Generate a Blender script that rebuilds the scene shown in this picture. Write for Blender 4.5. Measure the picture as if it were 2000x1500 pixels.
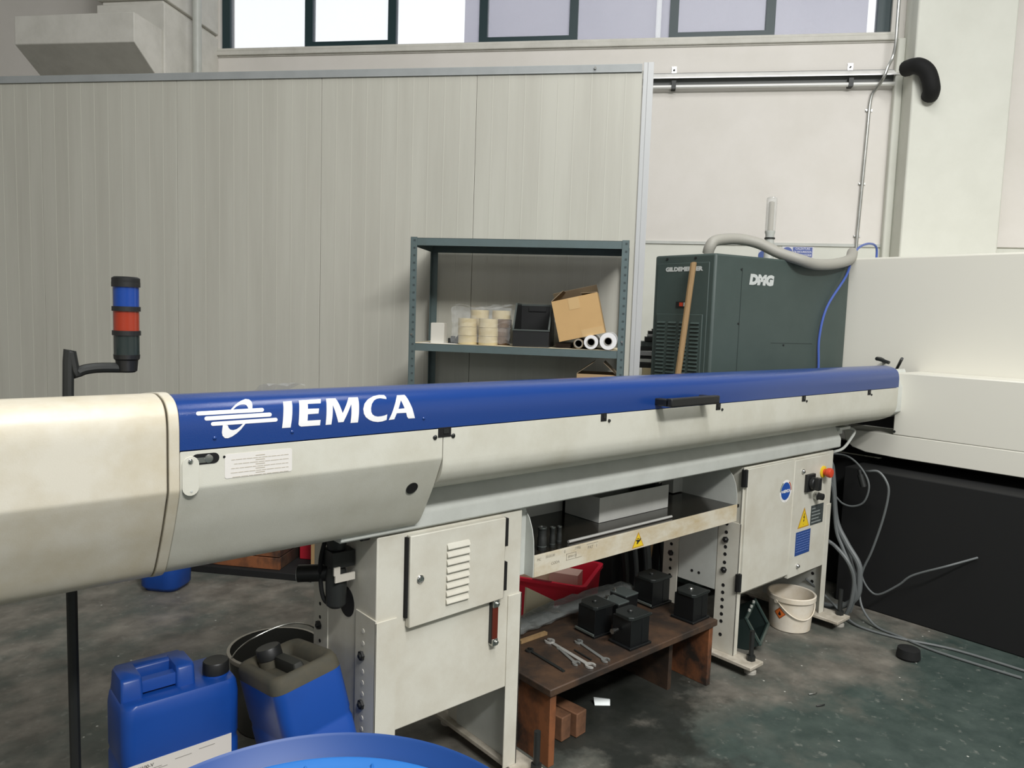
import bpy, math, random
from mathutils import Vector, Matrix
from mathutils.geometry import tessellate_polygon
random.seed(7)
scene = bpy.context.scene
for o in list(bpy.data.objects): bpy.data.objects.remove(o)
COL = scene.collection
PI = math.pi

# ------------------------------------------------------------------ camera, world, lights, exposure
# axes: X runs along the bar feeder (away to the right), Y across it (away to the left), Z up
CR = ((0.75454374, -0.03363629, 0.65538717), (-0.65541606, -0.08894932, 0.75001187), (0.03306863, -0.99546804, -0.08916192))
cd = bpy.data.cameras.new('camera'); cam = bpy.data.objects.new('camera', cd); COL.objects.link(cam)
m = Matrix.Identity(4)
for i in range(3):
    m[i][0] = CR[i][0]; m[i][1] = -CR[i][1]; m[i][2] = -CR[i][2]
m[2][3] = 1.6
cam.matrix_world = m
cd.sensor_width = 36.0; cd.lens = 36.0*1441.855/2000; cd.clip_start = 0.05
scene.camera = cam
WV = Vector((math.cos(math.radians(-50)), math.sin(math.radians(-50)), 0))   # along the back wall
NV = Vector((math.cos(math.radians(40)), math.sin(math.radians(40)), 0))     # towards the back wall
ZV = Vector((0, 0, 1)); XV = Vector((1, 0, 0)); YV = Vector((0, 1, 0))
def wp(s, d, z): return WV*s + NV*d + ZV*z

world = bpy.data.worlds.new('world'); scene.world = world; world.use_nodes = True
bg = world.node_tree.nodes['Background']; bg.inputs[0].default_value = (0.93, 0.965, 1.0, 1); bg.inputs[1].default_value = 1.6
def area(name, loc, target, sx, sy, power, col=(1, 0.99, 0.972)):
    l = bpy.data.lights.new(name, 'AREA'); l.shape = 'RECTANGLE'; l.size = sx; l.size_y = sy; l.energy = power; l.color = col
    o = bpy.data.objects.new(name, l); COL.objects.link(o); o.location = loc
    d = (Vector(target)-Vector(loc)); o.rotation_euler = d.to_track_quat('-Z', 'X').to_euler()
    return o
area('hall_lamp_row', wp(1.3, -0.5, 6.3), wp(1.3, -0.5, 0), 0.35, 4.5, 290)
area('hall_lamp_row', wp(3.3, -2.4, 6.3), wp(2.4, -1.0, 0), 0.35, 3.6, 690)
area('hall_lamp_row', wp(0.9, 3.0, 6.3), wp(0.9, 3.0, 0), 0.90, 2.6, 92)
scene.view_settings.view_transform = 'Standard'; scene.view_settings.look = 'None'
scene.view_settings.gamma = 1.0; scene.view_settings.use_curve_mapping = False
scene.view_settings.exposure = -0.12

# ------------------------------------------------------------------ materials
def lin(h):
    h = h.lstrip('#'); c = [int(h[i:i+2], 16)/255 for i in (0, 2, 4)]
    return tuple(x/12.92 if x <= 0.04045 else ((x+0.055)/1.055)**2.4 for x in c)+(1,)
MATS = {}
def mat(name, col, rough=0.5, metal=0.0, col2=None, scale=6.0, amt=0.5, stretch=(1, 1, 1), bump=0.0, bscale=60.0, trans=0.0, alpha=1.0, emit=0.0, spec=0.5, lo=0.4, hi=0.7):
    if name in MATS: return MATS[name]
    M = bpy.data.materials.new(name); M.use_nodes = True; nt = M.node_tree; b = nt.nodes['Principled BSDF']
    b.inputs['Roughness'].default_value = rough; b.inputs['Metallic'].default_value = metal
    b.inputs['Specular IOR Level'].default_value = spec
    b.inputs['Transmission Weight'].default_value = trans; b.inputs['Alpha'].default_value = alpha
    c = lin(col); b.inputs['Base Color'].default_value = c
    if emit: b.inputs['Emission Color'].default_value = c; b.inputs['Emission Strength'].default_value = emit
    tc = None
    if col2 or bump:
        tc = nt.nodes.new('ShaderNodeTexCoord'); mp = nt.nodes.new('ShaderNodeMapping'); mp.inputs['Scale'].default_value = stretch
        nt.links.new(tc.outputs['Object'], mp.inputs['Vector'])
    if col2:
        n = nt.nodes.new('ShaderNodeTexNoise'); n.inputs['Scale'].default_value = scale; n.inputs['Detail'].default_value = 6; n.inputs['Roughness'].default_value = 0.65
        nt.links.new(mp.outputs['Vector'], n.inputs['Vector'])
        r = nt.nodes.new('ShaderNodeMapRange'); r.inputs['From Min'].default_value = lo; r.inputs['From Max'].default_value = hi; r.inputs['To Max'].default_value = amt
        nt.links.new(n.outputs['Fac'], r.inputs['Value'])
        x = nt.nodes.new('ShaderNodeMix'); x.data_type = 'RGBA'; x.inputs['A'].default_value = c; x.inputs['B'].default_value = lin(col2)
        nt.links.new(r.outputs['Result'], x.inputs['Factor']); nt.links.new(x.outputs['Result'], b.inputs['Base Color'])
    if bump:
        n2 = nt.nodes.new('ShaderNodeTexNoise'); n2.inputs['Scale'].default_value = bscale; n2.inputs['Detail'].default_value = 3
        nt.links.new(mp.outputs['Vector'], n2.inputs['Vector'])
        bp = nt.nodes.new('ShaderNodeBump'); bp.inputs['Strength'].default_value = bump; bp.inputs['Distance'].default_value = 0.004
        nt.links.new(n2.outputs['Fac'], bp.inputs['Height']); nt.links.new(bp.outputs['Normal'], b.inputs['Normal'])
    MATS[name] = M
    return M

def floor_mat():
    M = bpy.data.materials.new('worn_green_floor'); M.use_nodes = True; nt = M.node_tree; L = nt.links; N = nt.nodes.new
    b = nt.nodes['Principled BSDF']
    geo = N('ShaderNodeTexCoord'); P = geo.outputs['Object']
    def noise(sc, det=5, rough=0.6):
        n = N('ShaderNodeTexNoise'); n.inputs['Scale'].default_value = sc; n.inputs['Detail'].default_value = det; n.inputs['Roughness'].default_value = rough
        L.new(P, n.inputs['Vector']); return n.outputs['Fac']
    def rng(v, a, c, t0=0.0, t1=1.0):
        r = N('ShaderNodeMapRange'); r.inputs[1].default_value = a; r.inputs[2].default_value = c; r.inputs[3].default_value = t0; r.inputs[4].default_value = t1
        L.new(v, r.inputs[0]); return r.outputs[0]
    def mix(f, a, c):
        x = N('ShaderNodeMix'); x.data_type = 'RGBA'
        for s, v in (('Factor', f), ('A', a), ('B', c)):
            if hasattr(v, 'is_linked') or hasattr(v, 'links'): L.new(v, x.inputs[s])
            else: x.inputs[s].default_value = v
        return x.outputs['Result']
    def math_(op, a, c):
        x = N('ShaderNodeMath'); x.operation = op
        for i, v in enumerate((a, c)):
            if hasattr(v, 'links'): L.new(v, x.inputs[i])
            else: x.inputs[i].default_value = v
        return x.outputs[0]
    sep = N('ShaderNodeSeparateXYZ'); L.new(P, sep.inputs[0])
    # paint is trodden off along the machine and behind it
    edge = math_('ADD', sep.outputs['Y'], math_('MULTIPLY', rng(noise(1.6), 0.3, 0.7, -0.45, 0.45), 1.0))
    worn = rng(edge, 1.22, 1.60)
    worn = math_('MULTIPLY', worn, rng(noise(2.6), 0.38, 0.55, 0.35, 1.0))
    green = mix(rng(noise(9.0, 7), 0.35, 0.7), lin('#2d3a36'), lin('#3f4b46'))
    grey = mix(rng(noise(7.0, 7), 0.35, 0.7), lin('#54514a'), lin('#77736a'))
    c = mix(worn, green, grey)
    c = mix(rng(noise(22.0, 4), 0.60, 0.75, 0, 0.5), c, lin('#86877f'))
    vo = N('ShaderNodeTexVoronoi'); vo.inputs['Scale'].default_value = 9.0; L.new(P, vo.inputs['Vector'])
    c = mix(rng(vo.outputs['Distance'], 0.045, 0.03, 0, 0.75), c, lin('#c9c8c0'))
    # oil puddle stain in front of the bench
    def blob(x, y, r):
        d = N('ShaderNodeVectorMath'); d.operation = 'DISTANCE'; L.new(P, d.inputs[0]); d.inputs[1].default_value = (x, y, 0)
        s = math_('ADD', d.outputs['Value'], rng(noise(6.0), 0.3, 0.7, -0.12, 0.12))
        return rng(s, r+0.07, r-0.07, 0, 0.9)
    for x, y, r in ((2.22, 1.66, 0.20), (2.15, 1.95, 0.34), (2.30, 1.33, 0.045), (2.5, 1.9, 0.26), (2.02, 1.62, 0.08)):
        c = mix(blob(x, y, r), c, lin('#20231f'))
    L.new(c, b.inputs['Base Color'])
    rr = rng(noise(5.0), 0.3, 0.7, 0.42, 0.75); L.new(rr, b.inputs['Roughness'])
    bp = N('ShaderNodeBump'); bp.inputs['Strength'].default_value = 0.25; bp.inputs['Distance'].default_value = 0.003
    L.new(noise(45.0, 4), bp.inputs['Height']); L.new(bp.outputs['Normal'], b.inputs['Normal'])
    return M

WHITE = mat('machine_white', '#cac9bd', 0.42, col2='#b2ae9c', scale=4.0, amt=0.6, bump=0.08, bscale=350)
WHITE2 = mat('cabinet_white', '#cfcdc1', 0.45, col2='#b8b1a0', scale=5.0, amt=0.6, bump=0.08, bscale=350)
GREYWH = mat('grey_white_steel', '#c4c7c1', 0.42, col2='#a9aba4', scale=5, amt=0.5, bump=0.1, bscale=350)
CREAM = mat('housing_cream', '#cfcabb', 0.42, col2='#b3a583', scale=5.0, amt=0.55, bump=0.05, bscale=300)
BLUE = mat('cover_blue', '#1c3c7c', 0.21, bump=0.08, bscale=420)
LOGO = mat('print_white', '#e6e6e6', 0.5)
BLACK = mat('black_plastic', '#1b1c1c', 0.45)
DARK = mat('dark_steel', '#2b2d2c', 0.45, 0.3)
HOLE = mat('hole_black', '#080808', 0.9)
STEEL = mat('bright_steel', '#b9bab6', 0.28, 1.0)
CHROME = mat('chrome', '#d8d8d6', 0.15, 1.0)
GALV = mat('galvanised', '#c9cac6', 0.30, 0.85, col2='#8f918d', scale=8, amt=0.6)
ALU = mat('aluminium_profile', '#a2a6a6', 0.5, 0.1, col2='#8f9494', scale=6, amt=0.5)
PANEL = mat('sandwich_panel', '#bebdb2', 0.5, col2='#adaba0', scale=3.0, amt=0.7, stretch=(1.6, 1.6, 0.12), bump=0.10, bscale=18)
PANELRIB = mat('panel_rib', '#c0bfb4', 0.5)
WALLM = mat('wall_paint', '#e4e0da', 0.75, col2='#dad6ce', scale=1.5, amt=0.7, bump=0.06, bscale=90)
WALLLOW = mat('wall_paint_low', '#dfe0d6', 0.7, col2='#d2d3c8', scale=2, amt=0.6)
CONC = mat('concrete_painted', '#d8d6ce', 0.8, col2='#bdbbb2', scale=4, amt=0.6, bump=0.1, bscale=60)
WFRAME = mat('window_frame_green', '#20383c', 0.45)
SHELFM = mat('shelf_grey', '#5f6f70', 0.45, 0.15, col2='#56625f', scale=8, amt=0.5)
GREENM = mat('lathe_green', '#414e4a', 0.5, col2='#384541', scale=6, amt=0.5, bump=0.15, bscale=420)
LATHEW = mat('lathe_white', '#dad8cd', 0.42)
CARD = mat('cardboard', '#c29f6c', 0.8, col2='#b08f60', scale=6, amt=0.4)
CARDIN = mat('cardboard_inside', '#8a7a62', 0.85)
TAPE = mat('tape_roll', '#e2d2a6', 0.3, col2='#cfba88', scale=14, amt=0.5, trans=0.15)
PAPERW = mat('white_paper', '#e2e1dc', 0.6)
CREAMP = mat('cream_card', '#efe4c4', 0.7)
PINKC = mat('pale_pink_card', '#d9b3a6', 0.7)
RED = mat('red_plastic', '#ea3048', 0.38, col2='#da2840', scale=5, amt=0.4)
BLUEP = mat('canister_blue', '#16479a', 0.36, col2='#123c84', scale=4, amt=0.5)
BLUEDIRTY = mat('canister_dirt', '#4f4a3c', 0.8, col2='#3a3b34', scale=9, amt=0.9)
DRUM_SHADED = mat('drum_blue_shaded', '#133d7a', 0.5)  # drum plastic darkened for the shade on its upright faces
DRUM_LIT = mat('drum_blue_lit', '#2669b0', 0.42, col2='#205ea2', scale=5, amt=0.5)  # same plastic, lightened for the light its upward face gets
WOODB = mat('oily_plywood', '#523d2d', 0.55, col2='#2c2520', scale=6, amt=0.95, bump=0.2, bscale=60, lo=0.35, hi=0.6)
WOODO = mat('stained_orange_wood', '#83502f', 0.65, col2='#2c231d', scale=5, amt=1.0, stretch=(1, 1, 0.8), lo=0.42, hi=0.62)
WOODL = mat('raw_wood', '#9b7f58', 0.75, col2='#7d6342', scale=8, amt=0.6, stretch=(6, 6, 0.4))
WOODBLK = mat('wood_block', '#7a553c', 0.75, col2='#3c2b20', scale=12, amt=0.8)
OILY = mat('oily_tray', '#24231f', 0.16, 0.3, col2='#3a332a', scale=5, amt=0.6)
TRAYW = mat('stained_cream_lip', '#cfc9b8', 0.5, col2='#b39d72', scale=5, amt=0.9, stretch=(1, 1, 2.0))
BUCKW = mat('bucket_white', '#ddd5c6', 0.38, col2='#c4b08c', scale=8, amt=0.5)
YEL = mat('warning_yellow', '#e3c22a', 0.5)
INK = mat('ink_black', '#191919', 0.6)
GREYINK = mat('pencil_grey', '#8f8a7c', 0.7)
ORANGE = mat('hazard_orange', '#d9702e', 0.5)
PLATEB = mat('plate_blue', '#2d4a86', 0.45)
PLATEG = mat('plate_grey', '#4a5150', 0.4, 0.4, col2='#6b7270', scale=60, amt=0.8)
HOSEG = mat('hose_grey', '#a3a198', 0.55)
CABG = mat('cable_grey', '#606464', 0.5)
CABB = mat('cable_blue', '#4660ae', 0.4)
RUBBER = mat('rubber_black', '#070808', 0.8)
AMBER = mat('sight_glass_red', '#5c2418', 0.2)
SIGNB = mat('sign_blue', '#5566a6', 0.5)
SLED = mat('stack_dark_lens', '#26302f', 0.15)
SBLUE = mat('stack_blue_lens', '#173f8c', 0.15)
SRED = mat('stack_red_lens', '#93331f', 0.15)
DRYWH = mat('film_white', '#e8e8e8', 0.35)
FACADE = mat('facade_lilac', '#b4b1c0', 0.8, col2='#a5a3b4', scale=0.8, amt=0.6)
LETTERM = mat('letter_silver', '#c4c8c4', 0.45)
SPAN = mat('spanner_chrome', '#cfcfca', 0.3, 0.55)
ERED = mat('button_red', '#d0482c', 0.4)

def film(name, col, fac, rough=0.12):
    M = bpy.data.materials.new(name); M.use_nodes = True; nt = M.node_tree; L = nt.links
    out = nt.nodes['Material Output']; b = nt.nodes['Principled BSDF']
    b.inputs['Base Color'].default_value = lin(col); b.inputs['Roughness'].default_value = rough
    t = nt.nodes.new('ShaderNodeBsdfTransparent'); x = nt.nodes.new('ShaderNodeMixShader'); x.inputs[0].default_value = fac
    L.new(t.outputs[0], x.inputs[1]); L.new(b.outputs[0], x.inputs[2]); L.new(x.outputs[0], out.inputs[0])
    return M
FILM = film('clear_film', '#dfe2e2', 0.17)
FILMD = film('dusty_film', '#8f9492', 0.42, 0.14)
GLASS = film('dusty_window_glass', '#e4e6ee', 0.22, 0.3)
CLEARL = film('clear_lens', '#dfe0dc', 0.40, 0.1)

# ------------------------------------------------------------------ mesh helpers
class MB:
    def __init__(s): s.v = []; s.f = []; s.mi = []
    def add(s, vs, fs, mi=0):
        n = len(s.v); s.v += [Vector(p) for p in vs]; s.f += [tuple(i+n for i in f) for f in fs]; s.mi += [mi]*len(fs); return s
    def box(s, a, b, mi=0, M=None):
        x0, y0, z0 = a; x1, y1, z1 = b
        vs = [Vector(p) for p in ((x0,y0,z0),(x1,y0,z0),(x1,y1,z0),(x0,y1,z0),(x0,y0,z1),(x1,y0,z1),(x1,y1,z1),(x0,y1,z1))]
        if M is not None: vs = [M @ p for p in vs]
        return s.add(vs, [(0,3,2,1),(4,5,6,7),(0,1,5,4),(1,2,6,5),(2,3,7,6),(3,0,4,7)], mi)
    def hexa(s, bot, top, mi=0):
        return s.add(list(bot)+list(top), [(3,2,1,0),(4,5,6,7),(0,1,5,4),(1,2,6,5),(2,3,7,6),(3,0,4,7)], mi)
    def rings(s, R, mi=0, cap0=True, cap1=True, closed=True):
        n = len(R[0]); vs = [p for r in R for p in r]; fs = []
        for k in range(len(R)-1):
            for i in range(n if closed else n-1):
                j = (i+1) % n
                fs.append((k*n+i, k*n+j, (k+1)*n+j, (k+1)*n+i))
        if cap0: fs.append(tuple(range(n-1, -1, -1)))
        if cap1: fs.append(tuple((len(R)-1)*n+i for i in range(n)))
        return s.add(vs, fs, mi)
    def cyl(s, p0, p1, r0, r1=None, n=16, mi=0, caps=True):
        p0 = Vector(p0); p1 = Vector(p1); r1 = r0 if r1 is None else r1
        a = (p1-p0).normalized(); x = a.orthogonal().normalized(); y = a.cross(x)
        R = [[p+(x*math.cos(2*PI*i/n)+y*math.sin(2*PI*i/n))*r for i in range(n)] for p, r in ((p0, r0), (p1, r1))]
        return s.rings(R, mi, caps, caps)
    def lathe(s, prof, c, n=32, mi=0, axis=ZV, cap0=True, cap1=True, ring=False):
        c = Vector(c); a = Vector(axis).normalized(); x = a.orthogonal().normalized(); y = a.cross(x)
        R = [[c+a*z+(x*math.cos(2*PI*i/n)+y*math.sin(2*PI*i/n))*r for i in range(n)] for r, z in prof]
        if ring: R.append(R[0]); cap0 = cap1 = False
        return s.rings(R, mi, cap0, cap1)
    def tube(s, path, r, n=8, mi=0, sub=6):
        P = [Vector(p) for p in path]
        if sub and len(P) > 2: P = [Vector(q) for q in smooth([tuple(p) for p in P], sub)]
        R = []; prev = None
        for i, p in enumerate(P):
            t = (P[min(i+1, len(P)-1)]-P[max(i-1, 0)]).normalized()
            x = (prev - t*prev.dot(t)) if prev is not None else t.orthogonal()
            x.normalize(); prev = x; y = t.cross(x)
            R.append([p+(x*math.cos(2*PI*k/n)+y*math.sin(2*PI*k/n))*r for k in range(n)])
        return s.rings(R, mi)
    def prism(s, poly, o, x, y, depth, mi=0):
        # polygon in the plane (o; x, y), extruded by the vector depth
        o = Vector(o); depth = Vector(depth)
        A = [o+x*p[0]+y*p[1] for p in poly]; B = [p+depth for p in A]; n = len(A)
        fs = [tuple(range(n-1, -1, -1)), tuple(range(n, 2*n))]+[(i, (i+1) % n, n+(i+1) % n, n+i) for i in range(n)]
        return s.add(A+B, fs, mi)
    def run(s, prof, u0, u1, mi=0):
        # closed (v,z) profile run along X
        return s.prism([(p[0], p[1]) for p in prof], (u0, 0, 0), YV, ZV, (u1-u0, 0, 0), mi)
def smooth(P, n=6):
    out = []
    for i in range(len(P)-1):
        p0 = P[max(i-1, 0)]; p1 = P[i]; p2 = P[i+1]; p3 = P[min(i+2, len(P)-1)]
        for k in range(n):
            t = k/n
            out.append(tuple(.5*(2*b+(c-a)*t+(2*a-5*b+4*c-d)*t*t+(3*b-a-3*c+d)*t**3) for a, b, c, d in zip(p0, p1, p2, p3)))
    out.append(tuple(P[-1])); return out
def circ(r, n=24, cx=0, cy=0, a0=0, a1=2*PI):
    full = abs(a1-a0-2*PI) < 1e-6
    return [(cx+r*math.cos(a0+(a1-a0)*i/(n if full else n-1)), cy+r*math.sin(a0+(a1-a0)*i/(n if full else n-1))) for i in range(n)]
def rrect(w, h, r, k=5):
    o = []
    for cx, cy, a in ((w/2-r, h/2-r, 0), (-w/2+r, h/2-r, PI/2), (-w/2+r, -h/2+r, PI), (w/2-r, -h/2+r, 1.5*PI)):
        o += [(cx+r*math.cos(a+PI/2*i/(k-1)), cy+r*math.sin(a+PI/2*i/(k-1))) for i in range(k)]
    return o
def root_of(o):
    while o.parent: o = o.parent
    return o
def obj(name, mb, mats, parent=None, bev=0.0, flat=False, local=False, origin=None, ang=35, seg=2):
    me = bpy.data.meshes.new(name); off = Vector((0, 0, 0))
    if parent is not None and not local: off = root_of(parent).location.copy()
    o = bpy.data.objects.new(name, me); COL.objects.link(o)
    if parent is None:
        if origin is None:
            xs = [p.x for p in mb.v]; ys = [p.y for p in mb.v]; zs = [p.z for p in mb.v]
            origin = ((min(xs)+max(xs))/2, (min(ys)+max(ys))/2, min(zs))
        off = Vector(origin); o.location = off
    else: o.parent = parent
    me.from_pydata([tuple(p-off) for p in mb.v], [], mb.f)
    for M in (mats if isinstance(mats, (list, tuple)) else [mats]): me.materials.append(M)
    for p, i in zip(me.polygons, mb.mi): p.material_index = i; p.use_smooth = not flat
    if not flat: me.set_sharp_from_angle(angle=math.radians(ang))
    me.update()
    if bev:
        b = o.modifiers.new('bevel', 'BEVEL'); b.width = bev; b.segments = seg; b.limit_method = 'ANGLE'; b.angle_limit = math.radians(35); b.harden_normals = False
    return o
def tag(o, label=None, cat=None, group=None, kind=None):
    if label: o['label'] = label
    if cat: o['category'] = cat
    if group: o['group'] = group
    if kind: o['kind'] = kind
    return o
def thing(name, loc, label, cat, group=None, rz=0.0):
    o = bpy.data.objects.new(name, None); COL.objects.link(o); o.location = loc; o.rotation_euler = (0, 0, rz)
    o.empty_display_size = 0.05
    return tag(o, label, cat, group)
def struct(name, mb, mats, parent=None, bev=0.0):
    o = obj(name, mb, mats, parent, bev)
    if parent is None: o['kind'] = 'structure'
    return o
def kids(o): return [c for c in bpy.data.objects if c.parent == o]
def copy_tree(o, parent=None, loc=None, rz=None, label=None):
    c = o.copy(); COL.objects.link(c)
    if parent is not None: c.parent = parent
    if loc is not None: c.location = loc
    if rz is not None: c.rotation_euler = (0, 0, rz)
    if label: c['label'] = label
    for k in kids(o): copy_tree(k, c)
    return c
def polys(mb, loops, o, x, y, n, th=0.0008, mi=0):
    # filled outline(s) with holes: loops[0] outer; a thin solid
    o = Vector(o)
    flat = [Vector((p[0], p[1], 0)) for l in loops for p in l]
    tri = tessellate_polygon([[Vector((p[0], p[1], 0)) for p in l] for l in loops])
    A = [o+x*p.x+y*p.y+n*th for p in flat]
    return mb.add(A, [tuple(t) for t in tri], mi)
def fix_up(o, n):
    # turn all faces of a flat print towards n
    me = o.data
    for p in me.polygons:
        if p.normal.dot(Vector(n)) < 0: p.flip()
def text_mb(mb, txt, o, x, y, n, size, th=0.001, bold=0.0, shear=0.0, width=None, mi=0, align='LEFT'):
    cu = bpy.data.curves.new('t', 'FONT'); cu.body = txt; cu.size = size; cu.offset = bold; cu.shear = shear; cu.resolution_u = 3; cu.align_x = align
    t = bpy.data.objects.new('t', cu); COL.objects.link(t)
    dg = bpy.context.evaluated_depsgraph_get(); dg.update()
    me = t.evaluated_get(dg).to_mesh()
    vs = [v.co.copy() for v in me.vertices]; fs = [tuple(p.vertices) for p in me.polygons]
    t.evaluated_get(dg).to_mesh_clear(); bpy.data.objects.remove(t); bpy.data.curves.remove(cu)
    if not vs: return mb
    if width:
        x0 = min(v.x for v in vs); x1 = max(v.x for v in vs); k = width/(x1-x0)
        for v in vs: v.x = v.x*k if align != 'LEFT' else (v.x-x0)*k
    o = Vector(o)
    return mb.add([o+x*v.x+y*v.y+n*th for v in vs], fs, mi)

# outlines of the maker's lettering and emblem, (along cover, up cover) in metres
LETTERS = {"I":[[0.7405,0.0973],[0.7623,0.0977],[0.7584,0.0694],[0.7559,0.0511],[0.7528,0.0329],[0.7313,0.0331],[0.7339,0.0525],[0.7368,0.0743]],"E":[[0.7809,0.0983],[0.8387,0.0994],[0.8349,0.0871],[0.8007,0.0874],[0.799,0.075],[0.8281,0.0743],[0.8253,0.0621],[0.7976,0.0619],[0.7959,0.0466],[0.8302,0.0462],[0.8286,0.033],[0.7796,0.0332],[0.7746,0.0355],[0.7727,0.0393],[0.7747,0.0591],[0.7771,0.0776]],"M":[[0.8528,0.0994],[0.8784,0.0991],[0.8906,0.0591],[0.9152,0.0994],[0.9414,0.0991],[0.9376,0.0686],[0.9354,0.0491],[0.9331,0.033],[0.9119,0.033],[0.9149,0.0553],[0.9173,0.0812],[0.8922,0.0368],[0.8779,0.0368],[0.8659,0.0815],[0.8624,0.0537],[0.859,0.0328],[0.8435,0.0329],[0.847,0.0641],[0.8487,0.0784]],"C":[[1.0204,0.1019],[1.0053,0.1031],[0.9866,0.0997],[0.9672,0.0904],[0.9549,0.0797],[0.9494,0.066],[0.9505,0.0541],[0.9558,0.0449],[0.9659,0.0373],[0.9772,0.0325],[0.9909,0.0301],[1.0046,0.0307],[1.0173,0.0339],[1.0194,0.0484],[1.0115,0.0459],[1.0022,0.0445],[0.9908,0.0442],[0.9817,0.0463],[0.975,0.0511],[0.9719,0.0578],[0.9721,0.0667],[0.9759,0.0776],[0.9842,0.0866],[0.9936,0.0912],[1.0044,0.0924],[1.013,0.0908],[1.0223,0.0889],[1.0236,0.0944]],"A":[[1.0586,0.0989],[1.0827,0.0988],[1.0904,0.0779],[1.0979,0.0597],[1.1057,0.0328],[1.0851,0.0331],[1.0808,0.038],[1.0778,0.049],[1.0485,0.0494],[1.0408,0.0339],[1.0237,0.033],[1.0325,0.0482],[1.0421,0.0679],[1.0507,0.0853]],"A_hole":[[1.0651,0.0835],[1.0736,0.0611],[1.0544,0.0606]]}
EMBLEM = {"b1":[[0.6858,0.0836],[0.6881,0.083],[0.6896,0.0813],[0.69,0.0789],[0.6892,0.0766],[0.6874,0.0749],[0.685,0.0743],[0.5409,0.0747],[0.5388,0.0753],[0.5374,0.0769],[0.537,0.0791],[0.5377,0.0813],[0.5393,0.0829],[0.5415,0.0835]],"b2":[[0.7026,0.0718],[0.705,0.0712],[0.7068,0.0694],[0.7074,0.067],[0.7067,0.0646],[0.7048,0.0628],[0.7024,0.0622],[0.558,0.0624],[0.5558,0.063],[0.5542,0.0646],[0.5537,0.0669],[0.5543,0.0692],[0.5559,0.0708],[0.5582,0.0715]],"b3":[[0.7161,0.0586],[0.7184,0.058],[0.7202,0.0564],[0.7209,0.0541],[0.7203,0.0518],[0.7186,0.0501],[0.7163,0.0495],[0.5713,0.0497],[0.5692,0.0503],[0.5676,0.0519],[0.567,0.0541],[0.5675,0.0562],[0.569,0.0578],[0.5711,0.0584]],"t":[[0.6137,0.084],[0.6272,0.0959],[0.642,0.1062],[0.6548,0.1126],[0.6625,0.1104],[0.6658,0.1019],[0.6651,0.0914],[0.663,0.0836],[0.654,0.0829],[0.6532,0.0881],[0.6513,0.0929],[0.6461,0.0957],[0.6363,0.0946],[0.6284,0.0909],[0.6188,0.0837]],"u":[[0.593,0.0503],[0.5917,0.0423],[0.5907,0.0331],[0.5922,0.026],[0.5973,0.0203],[0.6042,0.0194],[0.6134,0.0225],[0.6238,0.0288],[0.6332,0.0369],[0.6403,0.0452],[0.6446,0.0499],[0.6381,0.0494],[0.6315,0.0435],[0.6239,0.0387],[0.6157,0.037],[0.6099,0.0384],[0.606,0.0424],[0.6038,0.0489]]}

# ================================================================== the hall
fl = MB(); fl.box((-16, -16, -0.2), (20, 20, 0)); fo_ = obj('floor', fl, floor_mat(), origin=(0, 0, 0)); fo_['kind'] = 'structure'
ce = MB()
A = [wp(-9.2, -9.2, 6.6), wp(9.2, -9.2, 6.6), wp(9.2, 6.75, 6.6), wp(-9.2, 6.75, 6.6)]
ce.hexa(A, [p+ZV*0.2 for p in A]); struct('ceiling', ce, mat('ceiling_grey', '#9a9c9c', 0.8, col2='#8b8d8d'))
def wbox(mb, s0, s1, d0, d1, z0, z1, mi=0):
    B = [wp(s0, d0, z0), wp(s1, d0, z0), wp(s1, d1, z0), wp(s0, d1, z0)]
    return mb.hexa(B, [p+ZV*(z1-z0) for p in B], mi)
wl = MB(); wbox(wl, -9.2, -9.0, -9, 6.75, 0, 6.6); struct('wall_left', wl, WALLM)
wl = MB(); wbox(wl, 9.0, 9.2, -9, 6.75, 0, 6.6); struct('wall_right', wl, WALLM)
wl = MB(); wbox(wl, -9.2, 9.2, -9.2, -9, 0, 4.0); wbox(wl, -9.2, 9.2, -9.2, -9, 5.4, 6.6)
for k in range(7): wbox(wl, -9.2+k*3.05, -9.1+k*3.05, -9.2, -9, 4.0, 5.4)
struct('wall_front', wl, WALLM)
DW = 6.5; WS0, WS1, WZ0, WZ1 = -3.82, 1.95, 3.965, 5.3
wb = MB()
wbox(wb, -9, 9, DW, DW+0.25, 2.29, WZ0); wbox(wb, -9, 9, DW, DW+0.25, WZ1, 6.6)
wbox(wb, -9, WS0, DW, DW+0.25, WZ0, WZ1); wbox(wb, WS1, 9, DW, DW+0.25, WZ0, WZ1)
wbox(wb, -9, 9, DW, DW+0.25, 0, 2.275, 1); wbox(wb, -9, 9, DW+0.02, DW+0.25, 2.275, 2.29, 1)
wall = struct('wall_back', wb, [WALLM, WALLLOW])
# sill, joint strip, pilasters
t = MB(); wbox(t, -4.03, 1.985, DW-0.03, DW, 3.90, 3.94); wbox(t, -4.03, 1.985, DW-0.018, DW, 3.94, 3.966); wbox(t, -4.03, 1.985, DW-0.012, DW, 3.888, 3.90); struct('trim_1', t, CONC, bev=0.006)
t = MB(); wbox(t, -9, 2.05, DW-0.012, DW, 2.272, 2.296); struct('trim_2', t, GREYWH)
t = MB(); wbox(t, 2.05, 2.75, DW-0.28, DW, 0, 6.6); wbox(t, 1.99, 2.05, DW-0.07, DW, 0, 3.9); struct('trim_3', t, WALLLOW, bev=0.012)
p = MB(); wbox(p, -4.45, -3.84, 5.7, DW, 0, 4.05); wbox(p, -4.45, -3.84, 5.7, DW, 4.085, 6.6); wbox(p, -4.42, -3.87, 5.73, DW, 4.05, 4.085)
q = struct('trim_4', p, CONC, bev=0.008)
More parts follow.
